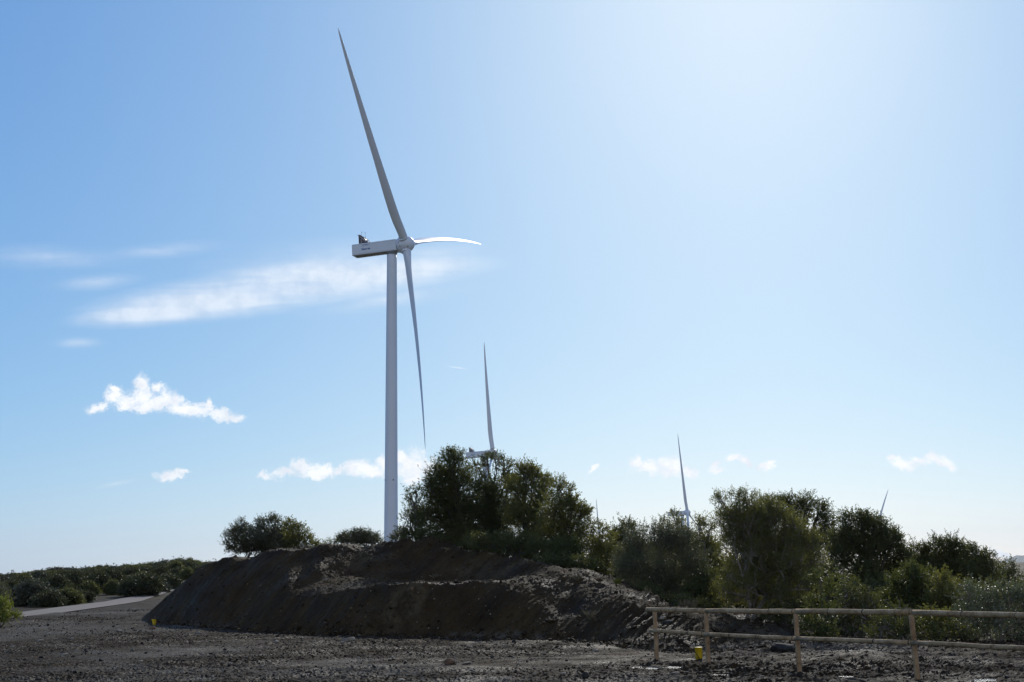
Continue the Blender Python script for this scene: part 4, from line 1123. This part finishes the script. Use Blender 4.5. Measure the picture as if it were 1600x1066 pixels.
CUM = [  # left cumulus
    (152, 637, 28, 10, 0), (198, 630, 40, 20, 0), (240, 634, 46, 18, -3), (285, 640, 46, 16, -6), (178, 622, 26, 22, 0), (182, 608, 16, 14, 0), (222, 620, 38, 26, 0), (221, 602, 18, 18, 0), (262, 628, 44, 22, -8), (305, 640, 44, 18, -10), (345, 650, 36, 13, -8), (366, 654, 22, 9, -20),
    (322, 632, 10, 14, 0), (248, 605, 16, 10, 0),
    # thin one below
    (270, 742, 30, 11, 8), (262, 745, 24, 8, 0), (285, 739, 16, 7, 0),
    # row behind the tower
    (415, 743, 16, 8, 0), (445, 738, 34, 13, 5), (500, 738, 60, 12, 3), (575, 735, 60, 13, 0), (478, 730, 30, 20, 0), (478, 722, 16, 12, 0), (505, 735, 26, 14, -10), (530, 734, 22, 9, 0), (553, 731, 26, 16, 0), (580, 730, 26, 14, 0), (605, 725, 28, 20, 0),
    (640, 726, 40, 30, 0), (628, 715, 22, 18, 0), (665, 732, 34, 24, -10), (650, 745, 26, 14, 0),
    # right group
    (927, 733, 18, 7, 5), (936, 729, 9, 5, 0), (995, 725, 22, 12, -30), (1015, 732, 36, 18, 0), (1045, 728, 30, 20, 0), (1048, 738, 34, 14, 0), (1075, 740, 24, 12, 0), (1118, 728, 14, 16, -40), (1120, 738, 22, 8, -10),
    (1148, 717, 22, 10, -10), (1165, 724, 26, 11, -25), (1195, 729, 18, 12, 0), (1200, 722, 10, 8, 0),
    (1398, 716, 22, 9, -5), (1415, 728, 30, 14, -10), (1440, 724, 26, 10, -10), (1468, 720, 30, 13, -12), (1478, 726, 18, 8, -10),
    (1568, 868, 26, 9, -10), (1590, 875, 30, 10, 0),
]
e1 = ell(warp, CUM)
n_c = noise(nt, warp, 190, 8, .66)
den = math_(nt, 'ADD', e1, math_(nt, 'MULTIPLY', math_(nt, 'SUBTRACT', n_c, .5), 1.5))
dens = nt.nodes.new('ShaderNodeMapRange'); dens.interpolation_type = 'SMOOTHSTEP'
nt.links.new(den, dens.inputs[0]); dens.inputs[1].default_value = .03; dens.inputs[2].default_value = .80
# only inside the ellipses
gate = nt.nodes.new('ShaderNodeMapRange'); nt.links.new(e1, gate.inputs[0]); gate.inputs[1].default_value = 0.0; gate.inputs[2].default_value = .22
cum = math_(nt, 'MULTIPLY', dens.outputs[0], gate.outputs[0])
# cirrus
CIR = [(350, 465, 280, 46, 5), (490, 440, 290, 54, 5), (600, 428, 240, 38, 4), (250, 488, 180, 28, 4)]
CI2 = [(500, 405, 260, 50, 3), (605, 468, 200, 26, 7), (610, 467, 150, 14, 8), (255, 391, 150, 20, 3), (80, 402, 200, 30, -3), (150, 441, 110, 22, 3), (122, 536, 60, 14, 0), (680, 395, 130, 24, 2), (180, 756, 60, 6, 10)]
e2 = math_(nt, 'MAXIMUM', ell(base_uv, CIR), math_(nt, 'MULTIPLY', ell(base_uv, CI2), .42))
mp = nt.nodes.new('ShaderNodeMapping'); nt.links.new(base_uv, mp.inputs[0]); mp.inputs['Rotation'].default_value = (0, 0, math.radians(-6)); mp.inputs['Scale'].default_value = (6, 46, 1)
n_r = noise(nt, mp.outputs[0], 1.5, 9, .52, .8)
d2 = math_(nt, 'MULTIPLY', math_(nt, 'MULTIPLY', e2, 1.25, True), math_(nt, 'ADD', math_(nt, 'MULTIPLY', n_r, 1.2), .16), True)
cir = nt.nodes.new('ShaderNodeMapRange'); cir.interpolation_type = 'SMOOTHSTEP'; nt.links.new(d2, cir.inputs[0]); cir.inputs[1].default_value = .03; cir.inputs[2].default_value = .85; cir.inputs[4].default_value = .60
con = ell(base_uv, [(714, 574.6, 21, 1.6, -8.5)])
con = math_(nt, 'MULTIPLY', con, .45, True)
alpha = math_(nt, 'MAXIMUM', math_(nt, 'MAXIMUM', math_(nt, 'MULTIPLY', cum, .97), cir.outputs[0]), con)
SKY_K = 0.10
ss = nt.nodes.new('ShaderNodeSeparateColor'); nt.links.new(sky.outputs[0], ss.inputs[0]); sj = nt.nodes.new('ShaderNodeCombineColor')
for ch, (kk, gg) in enumerate(((.505, .90), (.662, .66), (.825, .37))):
    nt.links.new(math_(nt, 'MULTIPLY', math_(nt, 'POWER', ss.outputs[ch], gg), kk * .1 ** gg / .1), sj.inputs[ch])
SKYCOL = sj.outputs[0]
cc = ramp(nt, noise(nt, base_uv, 60, 4, .6), [(.35, (8.0, 8.5, 9.3)), (.6, (10.3, 10.4, 10.6))])
fin = mix(nt, alpha, SKYCOL, cc)
# unseen broken white cloud, added behind the camera to light shaded sides neutrally
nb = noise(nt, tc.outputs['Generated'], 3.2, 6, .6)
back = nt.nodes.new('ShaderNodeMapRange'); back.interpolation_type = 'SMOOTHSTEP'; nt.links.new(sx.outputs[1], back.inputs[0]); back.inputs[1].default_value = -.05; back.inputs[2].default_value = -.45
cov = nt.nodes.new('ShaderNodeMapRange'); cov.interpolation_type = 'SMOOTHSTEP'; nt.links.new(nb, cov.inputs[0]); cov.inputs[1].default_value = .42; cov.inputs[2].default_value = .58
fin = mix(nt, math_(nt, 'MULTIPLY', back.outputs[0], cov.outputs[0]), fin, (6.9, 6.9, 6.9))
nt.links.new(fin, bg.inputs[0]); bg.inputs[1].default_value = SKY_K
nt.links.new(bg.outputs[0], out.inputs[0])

sun = bpy.data.lights.new('sun', 'SUN'); sun.energy = 2.7; sun.angle = math.radians(.53); sun.color = (1, .95, .86)
so = bpy.data.objects.new('sun', sun); COL.objects.link(so)
e, a = math.radians(SUN_EL), math.radians(SUN_AZ)
d = Vector((math.sin(a) * math.cos(e), math.cos(a) * math.cos(e), math.sin(e)))
so.rotation_euler = d.to_track_quat('Z', 'Y').to_euler(); so.location = d * 50

# ------------------------------------------------------------------ camera
cam = bpy.data.cameras.new('camera'); cam.sensor_width = 36; cam.lens = F / 1600 * 36; cam.clip_end = 60000; cam.clip_start = .1
co = bpy.data.objects.new('camera', cam); COL.objects.link(co)
co.matrix_world = Matrix(((R_[0], U_[0], -_f[0], 0), (R_[1], U_[1], -_f[1], 0), (R_[2], U_[2], -_f[2], EYE), (0, 0, 0, 1)))
SC.camera = co
SC.view_settings.view_transform = 'Standard'; SC.view_settings.look = 'None'; SC.view_settings.exposure = 0.06; SC.view_settings.gamma = 1
SC.cycles.sample_clamp_direct = 5; SC.cycles.sample_clamp_indirect = 3; SC.cycles.max_bounces = 6; SC.cycles.transparent_max_bounces = 4; SC.cycles.volume_bounces = 0
print('hillside shrubs', cnt)
